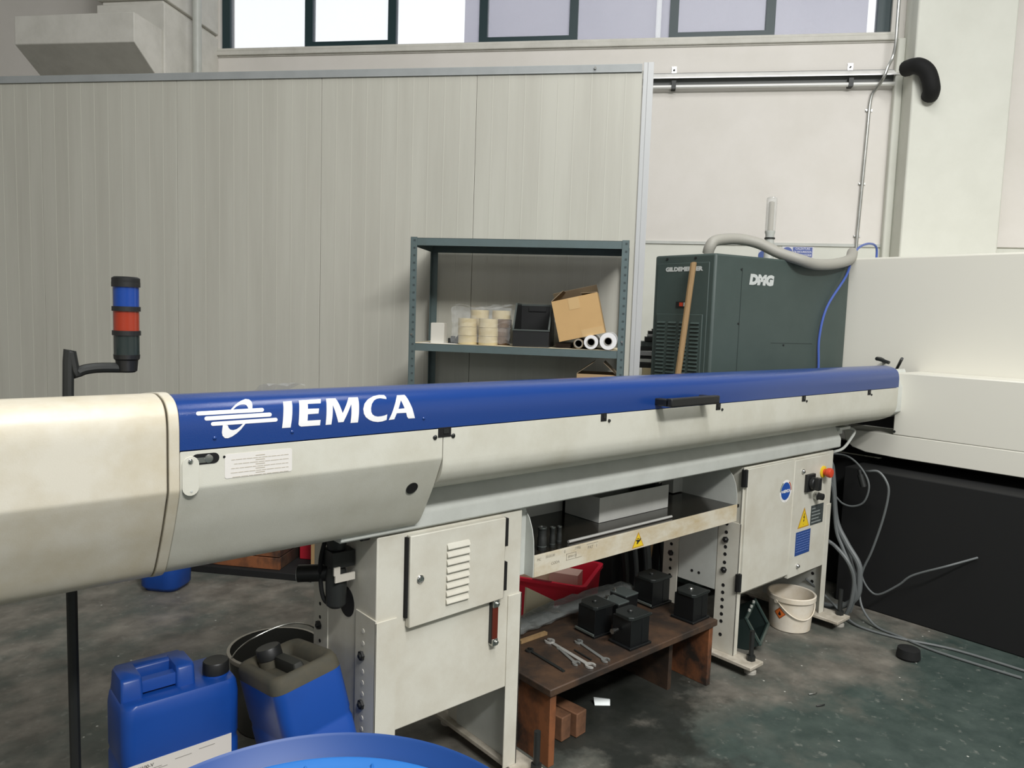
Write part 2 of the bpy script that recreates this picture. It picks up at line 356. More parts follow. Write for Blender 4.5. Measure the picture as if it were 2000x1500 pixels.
c = MB(); A = [wp(-4.9, 5.35, 3.62), wp(-3.86, 5.35, 3.62), wp(-3.86, 5.7, 3.40), wp(-4.9, 5.7, 3.40)]
c.hexa(A, [wp(-4.9, 5.35, 3.84), wp(-3.86, 5.35, 3.84), wp(-3.86, 5.7, 3.84), wp(-4.9, 5.7, 3.84)]); obj('corbel', c, CONC, q, bev=0.006)
c = MB(); wbox(c, WS0-0.22, WS0-0.06, DW-0.05, DW, 3.965, 5.6); struct('trim_5', c, CONC, bev=0.01)
d = MB(); d.cyl(wp(-3.74, 6.0, 0), wp(-3.74, 6.0, 6.5), 0.036, n=16)
dp = obj('downpipe', d, GREYWH, origin=wp(-3.74, 6.0, 0)); tag(dp, 'grey vertical downpipe beside the concrete pillar above the partition', 'pipe')
# windows
bounds = [-3.82, -2.98, -2.20, -1.375, -0.59, 0.25, 1.027, 1.95]
for i in range(7):
    s0, s1 = bounds[i], bounds[i+1]; f = MB(); hw = 0.040
    a = s0+(0.075 if i == 0 else hw*0.9); b = s1-(0.10 if i == 6 else hw*0.9)
    lo = 0.055 if i % 2 else 0.012
    wbox(f, s0, a, DW+0.03, DW+0.10, WZ0, WZ1); wbox(f, b, s1, DW+0.03, DW+0.10, WZ0, WZ1)
    wbox(f, a, b, DW+0.03, DW+0.10, WZ0, WZ0+lo); wbox(f, a, b, DW+0.03, DW+0.10, WZ1-0.06, WZ1)
    w = MB(); wbox(w, a, b, DW+0.06, DW+0.068, WZ0+lo, WZ1-0.06)
    fo = struct('window_%d' % (i+1), f, WFRAME); obj('pane', w, GLASS, fo)
# buildings over the road seen through the panes
fb = MB(); wbox(fb, -2.83, 3.26, 12, 13, 0, 16)
fbo = obj('building', fb, FACADE); tag(fbo, 'lilac grey building wall outside behind the high windows', 'building')
fb = MB(); fb.cyl(wp(0.225, 11.96, 0), wp(0.225, 11.96, 16), 0.04, n=10); obj('drain_pipe', fb, mat('pipe_white', '#f4f4f4', 0.4), fbo)

# galvanised rail with a pipe under it on the back wall
rt = thing('wall_rail', wp(0.9, DW, 3.54), 'galvanised steel rail with a pipe below it along the upper wall', 'rail')
r = MB(); r.prism([(DW-0.01, 3.674), (DW-0.02, 3.672), (DW-0.075, 3.624), (DW-0.075, 3.616), (DW-0.02, 3.664), (DW-0.01, 3.664)], WV*-0.6, NV, ZV, WV*2.65); obj('channel', r, mat('rail_zinc_lit', '#fafaf8', 0.3, 0.1, col2='#dcdddb', scale=7, amt=0.6), rt)  # near-white colour stands in for light reflecting off the zinc
r = MB(); wbox(r, -0.6, 2.05, DW-0.02, DW-0.002, 3.565, 3.675); obj('channel_back', r, mat('rail_recess_shade', '#5c5f5d', 0.5), rt)  # dark grey puts the channel's recess shade into the colour
r = MB(); r.cyl(wp(-0.6, DW-0.05, 3.553), wp(2.05, DW-0.05, 3.553), 0.017, n=12); obj('pipe', r, mat('rail_pipe', '#e2e2de', 0.4, 0.2), rt)
for s in (0.27, 1.66):
    r = MB(); wbox(r, s-0.018, s+0.018, DW-0.07, DW, 3.535, 3.60); obj('pipe_clip', r, DARK, rt); r = MB(); wbox(r, s-0.02, s+0.02, DW-0.012, DW, 3.665, 3.73); b = obj('bracket', r, GALV, rt)
    r = MB(); r.cyl(wp(s, DW-0.012, 3.70), wp(s, DW-0.02, 3.70), 0.008, n=8); obj('screw', r, DARK, b)
ct = thing('conduit', wp(1.80, DW, 2.2), 'thin grey steel conduit running up the wall and crossing the rail', 'conduit')
r = MB(); r.tube([wp(1.80, DW-0.02, 2.0), wp(1.803, DW-0.02, 2.3), wp(1.82, DW-0.02, 3.1), wp(1.83, DW-0.02, 3.44), wp(1.86, DW-0.05, 3.52), wp(1.885, DW-0.125, 3.58), wp(1.91, DW-0.125, 3.66), wp(1.945, DW-0.11, 3.74), wp(1.955, DW-0.125, 3.85), wp(1.955, DW-0.125, 4.1), wp(1.96, DW-0.125, 5.0)], 0.0125, n=10); obj('pipe', r, GALV, ct)
for s, z in ((1.806, 2.36), (1.815, 2.78), (1.827, 3.36)):
    r = MB(); wbox(r, s-0.028, s+0.024, DW-0.010, DW, z-0.008, z+0.008); r.cyl(wp(s-0.022, DW-0.010, z), wp(s-0.022, DW-0.02, z), 0.006, n=8); obj('clip', r, GALV, ct)
e = MB(); e.tube([wp(2.02, DW-0.20, 3.62), wp(2.06, DW-0.32, 3.60), wp(2.12, DW-0.36, 3.54), wp(2.16, DW-0.36, 3.42), wp(2.17, DW-0.3, 3.38)], 0.06, n=14)
eo = obj('pipe_elbow', e, RUBBER); tag(eo, 'black pipe elbow at the corner pilaster at the end of the rail', 'pipe')
# safety signs on the wall
def wsign(name, s0, s1, z0, z1, label):
    t = thing(name, wp((s0+s1)/2, DW, z0), label, 'sign'); r = MB(); wbox(r, s0, s1, DW-0.004, DW, z0, z1); obj('board', r, mat('sign_white', '#d9d8dc', 0.5), t); return t
sg = wsign('safety_sign', 1.225, 1.475, 2.170, 2.268, 'white and blue safety shoe sign on the wall above the green cabinet')
r = MB(); wbox(r, 1.312, 1.466, DW-0.006, DW-0.0041, 2.182, 2.262); obj('blue_field', r, SIGNB, sg)
r = MB()
for i, tx in enumerate(('CALZATURE', 'DI SICUREZZA', 'OBBLIGATORIE')):
    text_mb(r, tx, wp(1.389, DW-0.006, 2.243-i*0.026), WV, ZV, -NV, 0.021, 0.001, 0.0004, align='CENTER', width=0.115 if i == 0 else 0.142)
obj('lettering', r, mat('sign_letters', '#dcdce6', 0.5), sg)
r = MB(); polys(r, [circ(0.040, 28, 1.268, 2.222)], NV*DW, WV, ZV, -NV, 0.0055); obj('pictogram_disc', r, SIGNB, sg)
r = MB(); polys(r, [[(1.243, 2.235), (1.262, 2.238), (1.268, 2.222), (1.285, 2.212), (1.295, 2.205), (1.293, 2.196), (1.240, 2.196)]], NV*DW, WV, ZV, -NV, 0.0065); obj('shoe_pictogram', r, mat('sign_letters', '#dcdce6', 0.5), sg)
sg = wsign('round_sign', 1.04, 1.14, 2.13, 2.235, 'blue round sign low on the wall, half hidden by the thick grey hose')
r = MB(); polys(r, [circ(0.038, 28, 1.075, 2.19)], NV*DW, WV, ZV, -NV, 0.0055); obj('pictogram_disc', r, mat('sign_blue_dark', '#3a5596', 0.5), sg)

# ================================================================== partition of sandwich panels
pt = bpy.data.objects.new('wall_partition', None); COL.objects.link(pt); pt.location = wp(-2, 4.55, 0); pt['kind'] = 'structure'
for k in range(6):
    s1 = 0.012-k*0.9985; s0 = s1-0.9985; r = MB()
    wbox(r, s0+0.0012, s1-0.0012, 4.55, 4.61, 0.0, 3.075); 
    obj('panel', r, PANEL, pt, bev=0.0015)
    r = MB(); n = 9
    for j in range(1, n+1):
        s = s0+(s1-s0)*j/(n+1); wbox(r, s-0.0025, s+0.0025, 4.5488, 4.552, 0.0, 3.07)
    o = obj('panel_ribs', r, PANELRIB, pt); o['kind'] = 'stuff'
r = MB(); wbox(r, -6.0, 0.005, 4.542, 4.618, 3.066, 3.112); wbox(r, -6.0, 0.005, 4.540, 4.545, 3.064, 3.07); o = obj('top_rail', r, ALU, pt, bev=0.002)
r = MB(); r.cyl(wp(-0.27, 4.54, 3.09), wp(-0.27, 4.532, 3.09), 0.008, n=10); obj('screw', r, STEEL, o)
r = MB(); wbox(r, 0.012, 0.072, 4.538, 4.622, 0.0, 3.118); wbox(r, 0.036, 0.040, 4.536, 4.54, 0, 3.118); obj('end_post', r, mat('post_aluminium', '#bcbebe', 0.45, 0.15), pt, bev=0.003)

# ================================================================== the bar feeder
import bmesh
BLUEP_ = [(1.66,1.289),(1.66,1.335),(1.6645,1.3625),(1.672,1.378),(1.684,1.389),(1.70,1.396),(1.72,1.4005),(1.745,1.4030),(1.80,1.398),(1.87,1.389),(1.95,1.376),(2.05,1.352),(2.13,1.32),(2.17,1.28)]
BS = smooth(BLUEP_, 6)
ARC = [0.0]
for a, b in zip(BS, BS[1:]): ARC.append(ARC[-1]+math.hypot(b[0]-a[0], b[1]-a[1]))
def on_cover(u, t, off=0.0008):
    i = 0
    while i < len(ARC)-2 and ARC[i+1] < t: i += 1
    k = (t-ARC[i])/(ARC[i+1]-ARC[i]); a, b = BS[i], BS[i+1]
    dv, dz = b[0]-a[0], b[1]-a[1]; l = math.hypot(dv, dz)
    return Vector((u, a[0]+dv*k-dz/l*off, a[1]+dz*k+dv/l*off))
BF = thing('bar_feeder', (2.4, 2.0, 0), 'long white bar feeder with a blue hinged cover standing on two cabinets', 'bar feeder')
UJ, US, UE = 0.499, 1.202, 4.29
r = MB(); r.run(BS+[(2.17, 1.275), (1.67, 1.275), (1.67, 1.289)], UJ+0.002, UE); cover = obj('blue_cover', r, BLUE, BF, ang=28)
LOW = [(1.66,1.210),(1.6605,1.202),(1.6635,1.193),(1.672,1.173),(1.700,1.112),(1.730,1.057),(1.752,1.019),(1.768,0.997),(1.786,0.983),(1.806,0.975),(1.84,0.968),(1.95,0.965),(2.06,0.970),(2.14,1.0),(2.168,1.06)]
LOWS = smooth(LOW, 4)
r = MB(); r.run([(1.66, 1.287)]+LOWS+[(2.17, 1.27), (1.67, 1.27)], UJ+0.002, US-0.0012); lp = obj('lower_cover', r, WHITE, BF, bev=0.0015, ang=28)
LOW2 = [(1.66,1.195),(1.662,1.175),(1.669,1.152),(1.684,1.13),(1.71,1.113),(1.76,1.093),(1.83,1.080),(1.95,1.076),(2.10,1.09),(2.165,1.15)]
r = MB(); r.run([(1.66, 1.287)]+smooth(LOW2, 5)+[(2.17, 1.27), (1.67, 1.27)], US+0.0012, UE); obj('long_cover', r, WHITE, BF, bev=0.0015, ang=28)
# dark core so that the joints read as joints
r = MB(); r.run([(1.675, 1.29), (1.675, 1.18), (1.76, 1.02), (1.83, 0.985), (2.1, 1.0), (2.15, 1.1), (2.15, 1.3), (1.75, 1.385), (1.69, 1.375), (1.675, 1.34)], 0.3, 1.195); obj('frame_core', r, HOLE, BF)
# left end housing with its joint flange
def outline(off):
    P = BS+[(2.172, 1.2)]+[(v, z) for v, z in reversed(LOWS)]
    o = []
    for i, p in enumerate(P):
        a = P[i-1]; b = P[(i+1) % len(P)]; dx, dz = b[0]-a[0], b[1]-a[1]; l = math.hypot(dx, dz) or 1
        o.append((p[0]-dz/l*off, p[1]+dx/l*off))
    return o
r = MB(); r.run(outline(0.004), -0.25, 0.4735); obj('end_housing', r, CREAM, BF, bev=0.003, ang=28)
r = MB(); r.run(outline(0.0055), 0.477, UJ); obj('joint_flange', r, CREAM, BF, bev=0.002, ang=28)
# right end of the tube
r = MB(); r.run([(1.70, 1.28), (1.70, 1.14), (1.76, 1.10), (2.1, 1.11), (2.14, 1.28), (1.75, 1.38)], UE, UE+0.30); obj('nose', r, GREYWH, BF, bev=0.004)
# blue cover print
LETTERS_ = LETTERS
def wrap(loops, par, name, m):
    bmv = MB(); bm = bmesh.new()
    flat = [Vector((p[0], p[1], 0)) for l in loops for p in l]
    tri = tessellate_polygon([[Vector((p[0], p[1], 0)) for p in l] for l in loops])
    vs = [bm.verts.new(p) for p in flat]
    for t in tri:
        try: bm.faces.new([vs[i] for i in t])
        except ValueError: pass
    for a in ARC[1:-1]:
        if a < 0.14:
            g = bm.verts[:]+bm.edges[:]+bm.faces[:]
            bmesh.ops.bisect_plane(bm, geom=g, plane_co=(0, a, 0), plane_no=(0, 1, 0), dist=1e-6)
    bm.verts.ensure_lookup_table(); bm.verts.index_update()
    bmv.add([on_cover(v.co.x, v.co.y) for v in bm.verts], [tuple(v.index for v in f.verts) for f in bm.faces])
    bm.free(); o = obj(name, bmv, m, par)
    for p in o.data.polygons:
        if p.normal.y-p.normal.z > 0.0 and p.normal.y > 0: p.flip()
    for p in o.data.polygons:
        if p.normal.dot(Vector((0, -0.8, 0.6))) < 0: p.flip()
    return o
for k in 'IEMCA':
    wrap([LETTERS[k]]+([LETTERS['A_hole']] if k == 'A' else []), cover, 'letter', LOGO)
for k in ('b1', 'b2', 'b3'): wrap([EMBLEM[k]], cover, 'emblem_bar', LOGO)
for k in ('t', 'u'): wrap([EMBLEM[k]], cover, 'emblem_loop', LOGO)
for u, t in ((0.575, 0.022), (0.757, 0.022), (1.135, 0.03)):
    r = MB(); q = on_cover(u, t, 0.0); r.lathe([(0.0045, -0.002), (0.0045, 0.001), (0.003, 0.0025), (0.0005, 0.003)], q, 10, axis=(0, -1, 0)); obj('rivet', r, BLUE, cover)
# catches and screws along the seam
for u in (1.206, 1.867, 2.545, 3.233, 3.921):
    w = 0.022 if u < 1.3 else 0.014+0.004*(u-1.8)/2
    r = MB(); r.box((u-w, 1.6585, 1.262), (u+w, 1.668, 1.2895)); r.box((u-w*0.2, 1.657, 1.272), (u+w*0.6, 1.6585, 1.285), 1); obj('cover_catch', r, [HOLE, DARK], BF)
    for du in ((-0.032, 0.030) if u < 1.3 else (0.028,)):
        r = MB(); r.cyl((u+du, 1.66, 1.262 if u > 1.3 else 1.263), (u+du, 1.656, 1.262), 0.0075 if u < 1.3 else 0.006, 0.005, n=14); obj('screw', r, DARK, BF)
# lifting handle
r = MB(); r.box((2.14, 1.585, 1.302), (2.44, 1.612, 1.332)); r.box((2.14, 1.60, 1.302), (2.175, 1.664, 1.328)); r.box((2.41, 1.60, 1.302), (2.44, 1.664, 1.328)); obj('lifting_handle', r, BLACK, BF, bev=0.004)
# left cover fittings
r = MB(); r.prism(rrect(0.060, 0.024, 0.0118), (0.555, 1.6595, 1.2665), XV, ZV, (0, -0.0006, 0)); sl = obj('slot', r, HOLE, BF)
r = MB(); r.lathe([(0.010, 0), (0.009, 0.0015), (0.004, 0.002)], (0.562, 1.6588, 1.266), 12, axis=(0, -1, 0)); r.box((0.528, 1.6584, 1.258), (0.556, 1.6588, 1.270)); obj('latch', r, STEEL, sl)
r = MB(); r.prism(rrect(0.036, 0.088, 0.0178), (0.5225, 1.659, 1.231), XV, ZV, (0, -0.002, 0)); pl = obj('slot_cover', r, WHITE, BF, bev=0.0006)
r = MB(); r.lathe([(0.006, 0), (0.0055, 0.002), (0.003, 0.004)], (0.522, 1.657, 1.264), 14, axis=(0, -1, 0)); obj('screw', r, CHROME, pl)
r = MB(); r.lathe([(0.003, 0), (0.0028, 0.0008)], (0.524, 1.657, 1.197), 12, axis=(0, -1, 0)); obj('rivet', r, GREYWH, pl)
r = MB(); r.cyl((0.596, 1.6595, 1.2665), (0.596, 1.659, 1.2665), 0.003, n=10); obj('pin_hole', r, HOLE, BF)
# white instruction sticker with five pairs of printed lines
r = MB(); r.prism(rrect(0.160, 0.056, 0.005), (0.677, 1.6597, 1.2440), XV, ZV, (0, -0.0006, 0)); stk = obj('sticker', r, mat('sticker_white', '#d9d6d0', 0.5), BF)
r = MB()
for i in range(5):
    z = 1.2622-i*0.0100
    r.box((0.668, 1.6587, z), (0.690, 1.6590, z+0.0018)); x0 = 0.608+random.random()*0.012
    x = x0
    while x < 0.742:
        w = 0.006+random.random()*0.014; r.box((x, 1.6587, z-0.0052), (min(x+w, 0.748), 1.6590, z-0.0038)); x += w+0.0016
obj('print_lines', r, mat('faded_print', '#b0a99a', 0.6), stk)['kind'] = 'stuff'
# round port on the slanted lower face
nrm = Vector((0, -0.909, -0.415)); pc = Vector((1.125, 1.6958, 1.1198))
r = MB(); r.lathe([(0.0165, -0.004), (0.0165, 0.0012)], pc, 28, axis=nrm); po = obj('port_hole', r, HOLE, BF)
r = MB(); r.lathe([(0.0165, 0.0), (0.0185, 0.0), (0.0185, 0.0018), (0.0165, 0.0018)], pc, 28, axis=nrm, ring=True); obj('port_rim', r, DARK, po)
# support beam under the tube
r = MB(); r.run([(1.835, 1.09), (1.792, 1.018), (1.790, 1.008), (1.790, 0.970), (1.797, 0.964), (2.19, 0.964), (2.19, 1.085)], 0.96, 3.925); obj('support_beam', r, GREYWH, BF, bev=0.002)
r = MB(); r.box((3.925, 1.80, 1.055), (4.05, 1.98, 1.070)); r.box((3.95, 1.82, 1.03), (4.0, 1.9, 1.06)); obj('support_bracket', r, GREYWH, BF, bev=0.002)

# ---- left cabinet
c = MB(); c.box((1.083, 1.8035, 0.352), (1.642, 2.12, 0.9585)); c.box((1.10, 1.82, 0.958), (1.62, 2.1, 0.966)); lc = obj('left_cabinet', c, WHITE2, BF, bev=0.004)
def bracket(name, parts, par=BF, m=WHITE2):
    r = MB()
    for a, b in parts: r.box(a, b)
    return obj(name, r, m, par, bev=0.0012)
def holes(par, u, pts, side=-1, bolts=(), r0=0.0072, hm=HOLE):
    for v, z in pts:
        r = MB(); r.cyl((u, v, z), (u+side*0.0012, v, z), r0, n=12); obj('adjusting_hole', r, hm, par)
    for v, z in bolts:
        r = MB(); r.cyl((u, v, z), (u+side*0.008, v, z), 0.015, n=6); r.cyl((u+side*0.008, v, z), (u+side*0.013, v, z), 0.010, 0.006, n=12); obj('bolt', r, BLACK, par)
LW = mat('bright_hole', '#8d8f88', 0.6)
l = bracket('leg', [((1.0785, 1.7985, 0.06), (1.083, 1.915, 0.712)), ((1.0785, 1.7985, 0.06), (1.152, 1.8035, 0.706))])
holes(l, 1.0785, [(1.868, z) for z in (0.66, 0.622, 0.535, 0.50, 0.465, 0.39, 0.355, 0.32, 0.28)], bolts=[(1.872, 0.583), (1.870, 0.432)], hm=mat('hole_bright', '#d5d2c8', 0.5))
l = bracket('leg', [((1.642, 1.7985, 0.06), (1.648, 1.915, 0.672)), ((1.588, 1.7985, 0.06), (1.648, 1.8035, 0.672))])
l = bracket('leg', [((1.0785, 2.095, 0.06), (1.083, 2.19, 0.95))])
holes(l, 1.0785, [(2.145, z) for z in (0.70, 0.655, 0.61, 0.53, 0.49, 0.45)], bolts=[(2.150, 0.582)], r0=0.006)
l = bracket('leg', [((1.642, 2.095, 0.06), (1.648, 2.19, 0.95))])
for u0, u1 in ((1.084, 1.0875), (1.6380, 1.6418)):
    r = MB(); r.box((u0, 1.835, 0.06), (u1, 2.13, 0.352)); obj('side_plate', r, GREYWH, BF, bev=0.001)
def foot(u0, u1, ur, v0=1.68, v1=2.28):
    r = MB(); r.box((u0, v0, 0.043), (u1, v1, 0.06)); fo = obj('foot_plate', r, mat('foot_steel', '#b9b2a4', 0.55, col2='#8c8474', scale=14, amt=0.8), BF, bev=0.003)
    r = MB(); r.cyl((ur, v0+0.045, 0.02), (ur, v0+0.045, 0.20), 0.0115, n=12); obj('levelling_screw', r, DARK, fo); r = MB(); r.cyl((ur, v0+0.045, 0.06), (ur, v0+0.045, 0.083), 0.021, n=6); obj('nut', r, DARK, fo); r = MB(); r.cyl((ur, v1-0.045, 0.02), (ur, v1-0.045, 0.16), 0.0115, n=12); obj('levelling_screw', r, DARK, fo)
    for v in (v0+0.045, v1-0.045):
        r = MB(); r.lathe([(0.028, 0.0), (0.028, 0.012), (0.018, 0.02), (0.014, 0.043)], (ur, v, 0), 20); obj('levelling_foot', r, mat('foot_disc', '#c9c5bb', 0.4, 0.3), fo)
foot(1.045, 1.12, 1.07); foot(1.615, 1.705, 1.675)
foot(2.955, 3.065, 3.03); foot(3.80, 3.945, 3.915)
# door with louvres, lock, hinge slots
d = MB(); d.prism([(1.182, 0.951), (1.551, 0.951), (1.551, 0.678), (1.182, 0.670)], (0, 1.8030, 0), XV, ZV, (0, -0.022, 0)); door = obj('door', d, WHITE2, BF, bev=0.003)
for k in range(8):
    z = 0.8955-k*0.0246; r = MB()
    R = []
    for i, (dz, dv) in enumerate(((0.0100, 0.0), (0.0075, 0.0018), (0.001, 0.0058), (-0.0060, 0.0085), (-0.0080, 0.0080), (-0.0083, 0.0))):
        R.append([(1.314+0.004*(i == 0), 1.781-dv, z+dz), (1.400-0.004*(i == 0), 1.781-dv, z+dz)])
    vs = [p for q in R for p in q]; fs = [(2*i, 2*i+1, 2*i+3, 2*i+2) for i in range(5)]; fs += [(0, 2, 4, 6, 8, 10), (11, 9, 7, 5, 3, 1)]
    r.add(vs, fs); obj('louvre', r, WHITE2, door)
r = MB(); r.lathe([(0.013, 0), (0.013, 0.003), (0.010, 0.006), (0.0095, 0.003), (0.006, 0.003), (0.005, 0.007), (0.001, 0.007)], (1.2185, 1.781, 0.8145), 20, axis=(0, -1, 0)); obj('lock', r, CHROME, door)
r = MB(); r.box((1.1745, 1.79, 0.70), (1.1818, 1.803, 0.945)); obj('door_side_shade', r, HOLE, BF)  # black strip stands in for shading along the door's left side
for z0, z1 in ((0.853, 0.946), (0.7035, 0.7995)):
    r = MB(); r.box((1.5525, 1.782, z0), (1.5635, 1.803, z1)); obj('hinge', r, HOLE, BF)
g = MB(); g.box((1.511, 1.784, 0.545), (1.533, 1.7945, 0.655)); go = obj('sight_gauge', g, AMBER, BF, bev=0.002)
for z in (0.665, 0.535):
    r = MB(); r.box((1.511, 1.782, z-0.012), (1.533, 1.804, z+0.012)); r.cyl((1.526, 1.783, z), (1.526, 1.776, z), 0.007, n=6); obj('end_bolt', r, STEEL, go, bev=0.0015)
r = MB(); r.box((1.509, 1.790, 0.53), (1.5115, 1.804, 0.67)); obj('gauge_frame', r, DARK, go)
# air filter regulator on the left side of the cabinet
r = MB(); r.cyl((1.0828, 1.978, 0.715), (1.0815, 1.978, 0.715), 0.047, n=32); obj('cable_hole', r, HOLE, BF)
f = MB(); f.lathe([(0.018, 0.0), (0.030, 0.01), (0.032, 0.10), (0.026, 0.125), (0.020, 0.13)], (1.035, 1.957, 0.715), 20); f.box((1.005, 1.922, 0.845), (1.078, 1.992, 0.895)); f.lathe([(0.027, 0.0), (0.030, 0.02), (0.028, 0.055), (0.02, 0.06)], (1.035, 1.957, 0.895), 20)
fr = obj('air_regulator', f, DARK, BF, bev=0.002)
r = MB(); r.box((1.010, 1.915, 0.806), (1.075, 1.921, 0.828)); r.box((1.006, 1.915, 0.828), (1.026, 1.921, 0.852)); obj('white_label', r, mat('label_grey', '#c4bfb4', 0.5), fr)
r = MB(); r.tube([(1.01, 1.975, 0.93), (0.998, 1.985, 0.86), (1.0, 1.985, 0.78), (1.01, 1.98, 0.735), (1.025, 1.965, 0.73), (1.03, 1.96, 0.78)], 0.007, n=8); obj('air_hose', r, RUBBER, fr)
r = MB(); r.cyl((1.03, 1.985, 0.815), (0.955, 2.045, 0.81), 0.026, n=18); obj('gauge_body', r, BLACK, fr)
r = MB(); r.cyl((0.9555, 2.0447, 0.81), (0.9525, 2.0470, 0.81), 0.022, n=18); obj('gauge_dial', r, GREYWH, fr)
r = MB(); r.cyl((1.10, 1.86, 0.958), (1.06, 1.86, 0.958), 0.02, n=14); obj('rubber_bung', r, BLACK, BF)

# ---- tray between the cabinets
tr = MB(); tr.box((1.70, 1.806, 0.770), (2.985, 2.19, 0.785)); tray = obj('tray', tr, OILY, BF)
r = MB(); r.box((1.70, 1.797, 0.712), (2.955, 1.806, 0.788)); lip = obj('tray_lip', r, TRAYW, tray, bev=0.001)
arc = [(1.80, 0.712), (1.80, 0.80), (1.803, 0.84), (1.812, 0.88), (1.828, 0.915), (1.85, 0.940), (1.875, 0.952), (2.19, 0.952), (2.19, 0.712)]
for u in (1.697, 2.955):
    r = MB(); r.run(arc, u, u+0.003); obj('end_plate', r, GREYWH, tray)
r = MB(); r.box((1.652, 1.845, 0.712), (1.697, 1.85, 0.952)); obj('end_filler', r, GREYWH, tray)
r = MB(); r.box((1.66, 2.185, 0.785), (2.22, 2.19, 0.958)); obj('back_plate', r, GREYWH, tray)
r = MB(); r.box((2.22, 2.185, 0.785), (2.96, 2.19, 0.958)); obj('dark_back_fill', r, DARK, tray)  # dark sheet added for the darkness behind the tray
r = MB(); r.box((2.88, 2.10, 0.79), (2.955, 2.18, 0.955)); obj('corner_post', r, GREYWH, tray)
# warning triangle, pencil notes on the lip
def triangle(par, cx, cz, h, w, v, mark):
    t = MB(); polys(t, [[(cx-w/2, cz-h/2), (cx+w/2, cz-h/2), (cx, cz+h/2)]], (0, v, 0), XV, ZV, -YV, 0.0006); o = obj('warning_sticker', t, mat('sticker_edge', '#b98a2a', 0.5), par)
    k = 0.86; t = MB(); polys(t, [[(cx-w/2*k, cz-h/2+h*0.05), (cx+w/2*k, cz-h/2+h*0.05), (cx, cz+h/2-h*0.13)]], (0, v, 0), XV, ZV, -YV, 0.0010); obj('yellow_field', t, YEL, o)
    t = MB(); [polys(t, [[(cx+a*w, cz+b*h) for a, b in m]], (0, v, 0), XV, ZV, -YV, 0.0014) for m in mark]; obj('pictogram', t, INK, o)
triangle(lip, 2.255, 0.7495, 0.062, 0.072, 1.797, [[(-0.18, 0.0), (0.10, -0.02), (0.20, 0.08), (0.24, 0.04), (0.16, -0.12), (-0.02, -0.22), (0.05, -0.26), (-0.14, -0.28), (-0.08, -0.12), (-0.2, -0.06)], [(-0.12, 0.08), (0.06, 0.10), (0.10, 0.06), (-0.1, 0.03)]])
r = MB()
text_mb(r, 'MC', (1.712, 1.797, 0.768), XV, ZV, -YV, 0.013, 0.0008); text_mb(r, '20.03.00', (1.752, 1.797, 0.771), XV, ZV, -YV, 0.013, 0.0008)
text_mb(r, '0', (1.842, 1.797, 0.772), XV, ZV, -YV, 0.015, 0.0008); text_mb(r, '1996', (1.895, 1.797, 0.774), XV, ZV, -YV, 0.016, 0.0008, shear=0.2)
text_mb(r, 'BM4+24', (1.862, 1.797, 0.750), XV, ZV, -YV, 0.013, 0.0008, shear=0.2); text_mb(r, 'PAT   1', (1.965, 1.797, 0.764), XV, ZV, -YV, 0.017, 0.0008); text_mb(r, 'CODA', (1.78, 1.797, 0.742), XV, ZV, -YV, 0.014, 0.0008)
for a, b in (((1.855, 0.743), (1.935, 0.7442)), ((1.855, 0.7655), (1.905, 0.7667)), ((1.855, 0.743), (1.8565, 0.7667)), ((1.9035, 0.743), (1.905, 0.7667)), ((1.96, 0.782), (2.02, 0.7835))): r.box((a[0], 1.7962, a[1]), (b[0], 1.7966, b[1]))
obj('handwriting', r, GREYINK, lip)

# ---- right cabinet
c = MB(); c.box((3.003, 1.8035, 0.345), (3.880, 2.17, 0.952)); rc = obj('right_cabinet', c, WHITE2, BF, bev=0.004)
l = bracket('leg', [((2.9985, 1.7985, 0.06), (3.003, 1.915, 0.69)), ((2.9985, 1.7985, 0.06), (3.031, 1.8035, 0.955))])
holes(l, 2.9985, [(1.872, z) for z in (0.675, 0.635, 0.565, 0.53, 0.49, 0.38, 0.345, 0.31, 0.275, 0.24, 0.205, 0.14)], bolts=[(1.872, 0.600), (1.872, 0.455)], r0=0.0085)
l = bracket('leg', [((2.9985, 2.135, 0.06), (3.003, 2.225, 0.95))])
holes(l, 2.9985, [(2.178, z) for z in (0.60, 0.56, 0.50, 0.42, 0.375, 0.34)], bolts=[(2.178, 0.455)], r0=0.0085)
l = bracket('leg', [((3.834, 1.7985, 0.06), (3.886, 1.8035, 0.662)), ((3.880, 1.7985, 0.06), (3.886, 1.93, 0.662))])
l2 = bracket('leg', [((3.880, 2.11, 0.06), (3.886, 2.2, 0.9))])
r = MB(); r.box((3.876, 1.82, 0.06), (3.880, 2.16, 0.345)); sp = obj('side_plate', r, GREYWH, BF)
holes(sp, 3.876, [(1.87, z) for z in (0.30, 0.255, 0.21)], r0=0.009)
r = MB(); r.box((3.0, 1.92, 0.345), (3.0045, 2.13, 0.69)); o = obj('side_plate', r, GREYWH, BF)
for v in (2.01, 2.05):
    r = MB(); r.cyl((3.0, v, 0.40), (2.9988, v, 0.40), 0.007, n=12); obj('hole', r, HOLE, o)
r = MB(); r.cyl((3.003, 1.955, 0.938), (2.985, 1.955, 0.938), 0.018, n=14); obj('rubber_bung', r, BLACK, BF)
d = MB(); d.box((3.012, 1.786, 0.362), (3.438, 1.8035, 0.948)); door = obj('door', d, WHITE2, BF, bev=0.003)
for z0, z1 in ((0.865, 0.945), (0.372, 0.455)):
    r = MB(); r.box((2.986, 1.790, z0), (3.010, 1.8036, z1)); r.cyl((3.002, 1.789, z0), (3.002, 1.789, z1), 0.008, n=10); obj('hinge', r, BLACK, door)
c0 = (3.361, 1.786, 0.800)
def disc(par, name, loops, m, th):
    t = MB(); polys(t, loops, c0, XV, ZV, -YV, th); return obj(name, t, m, par)
lg = disc(door, 'maker_sticker', [circ(0.056, 36)], mat('sticker_bright', '#f0eeea', 0.5), 0.0006)
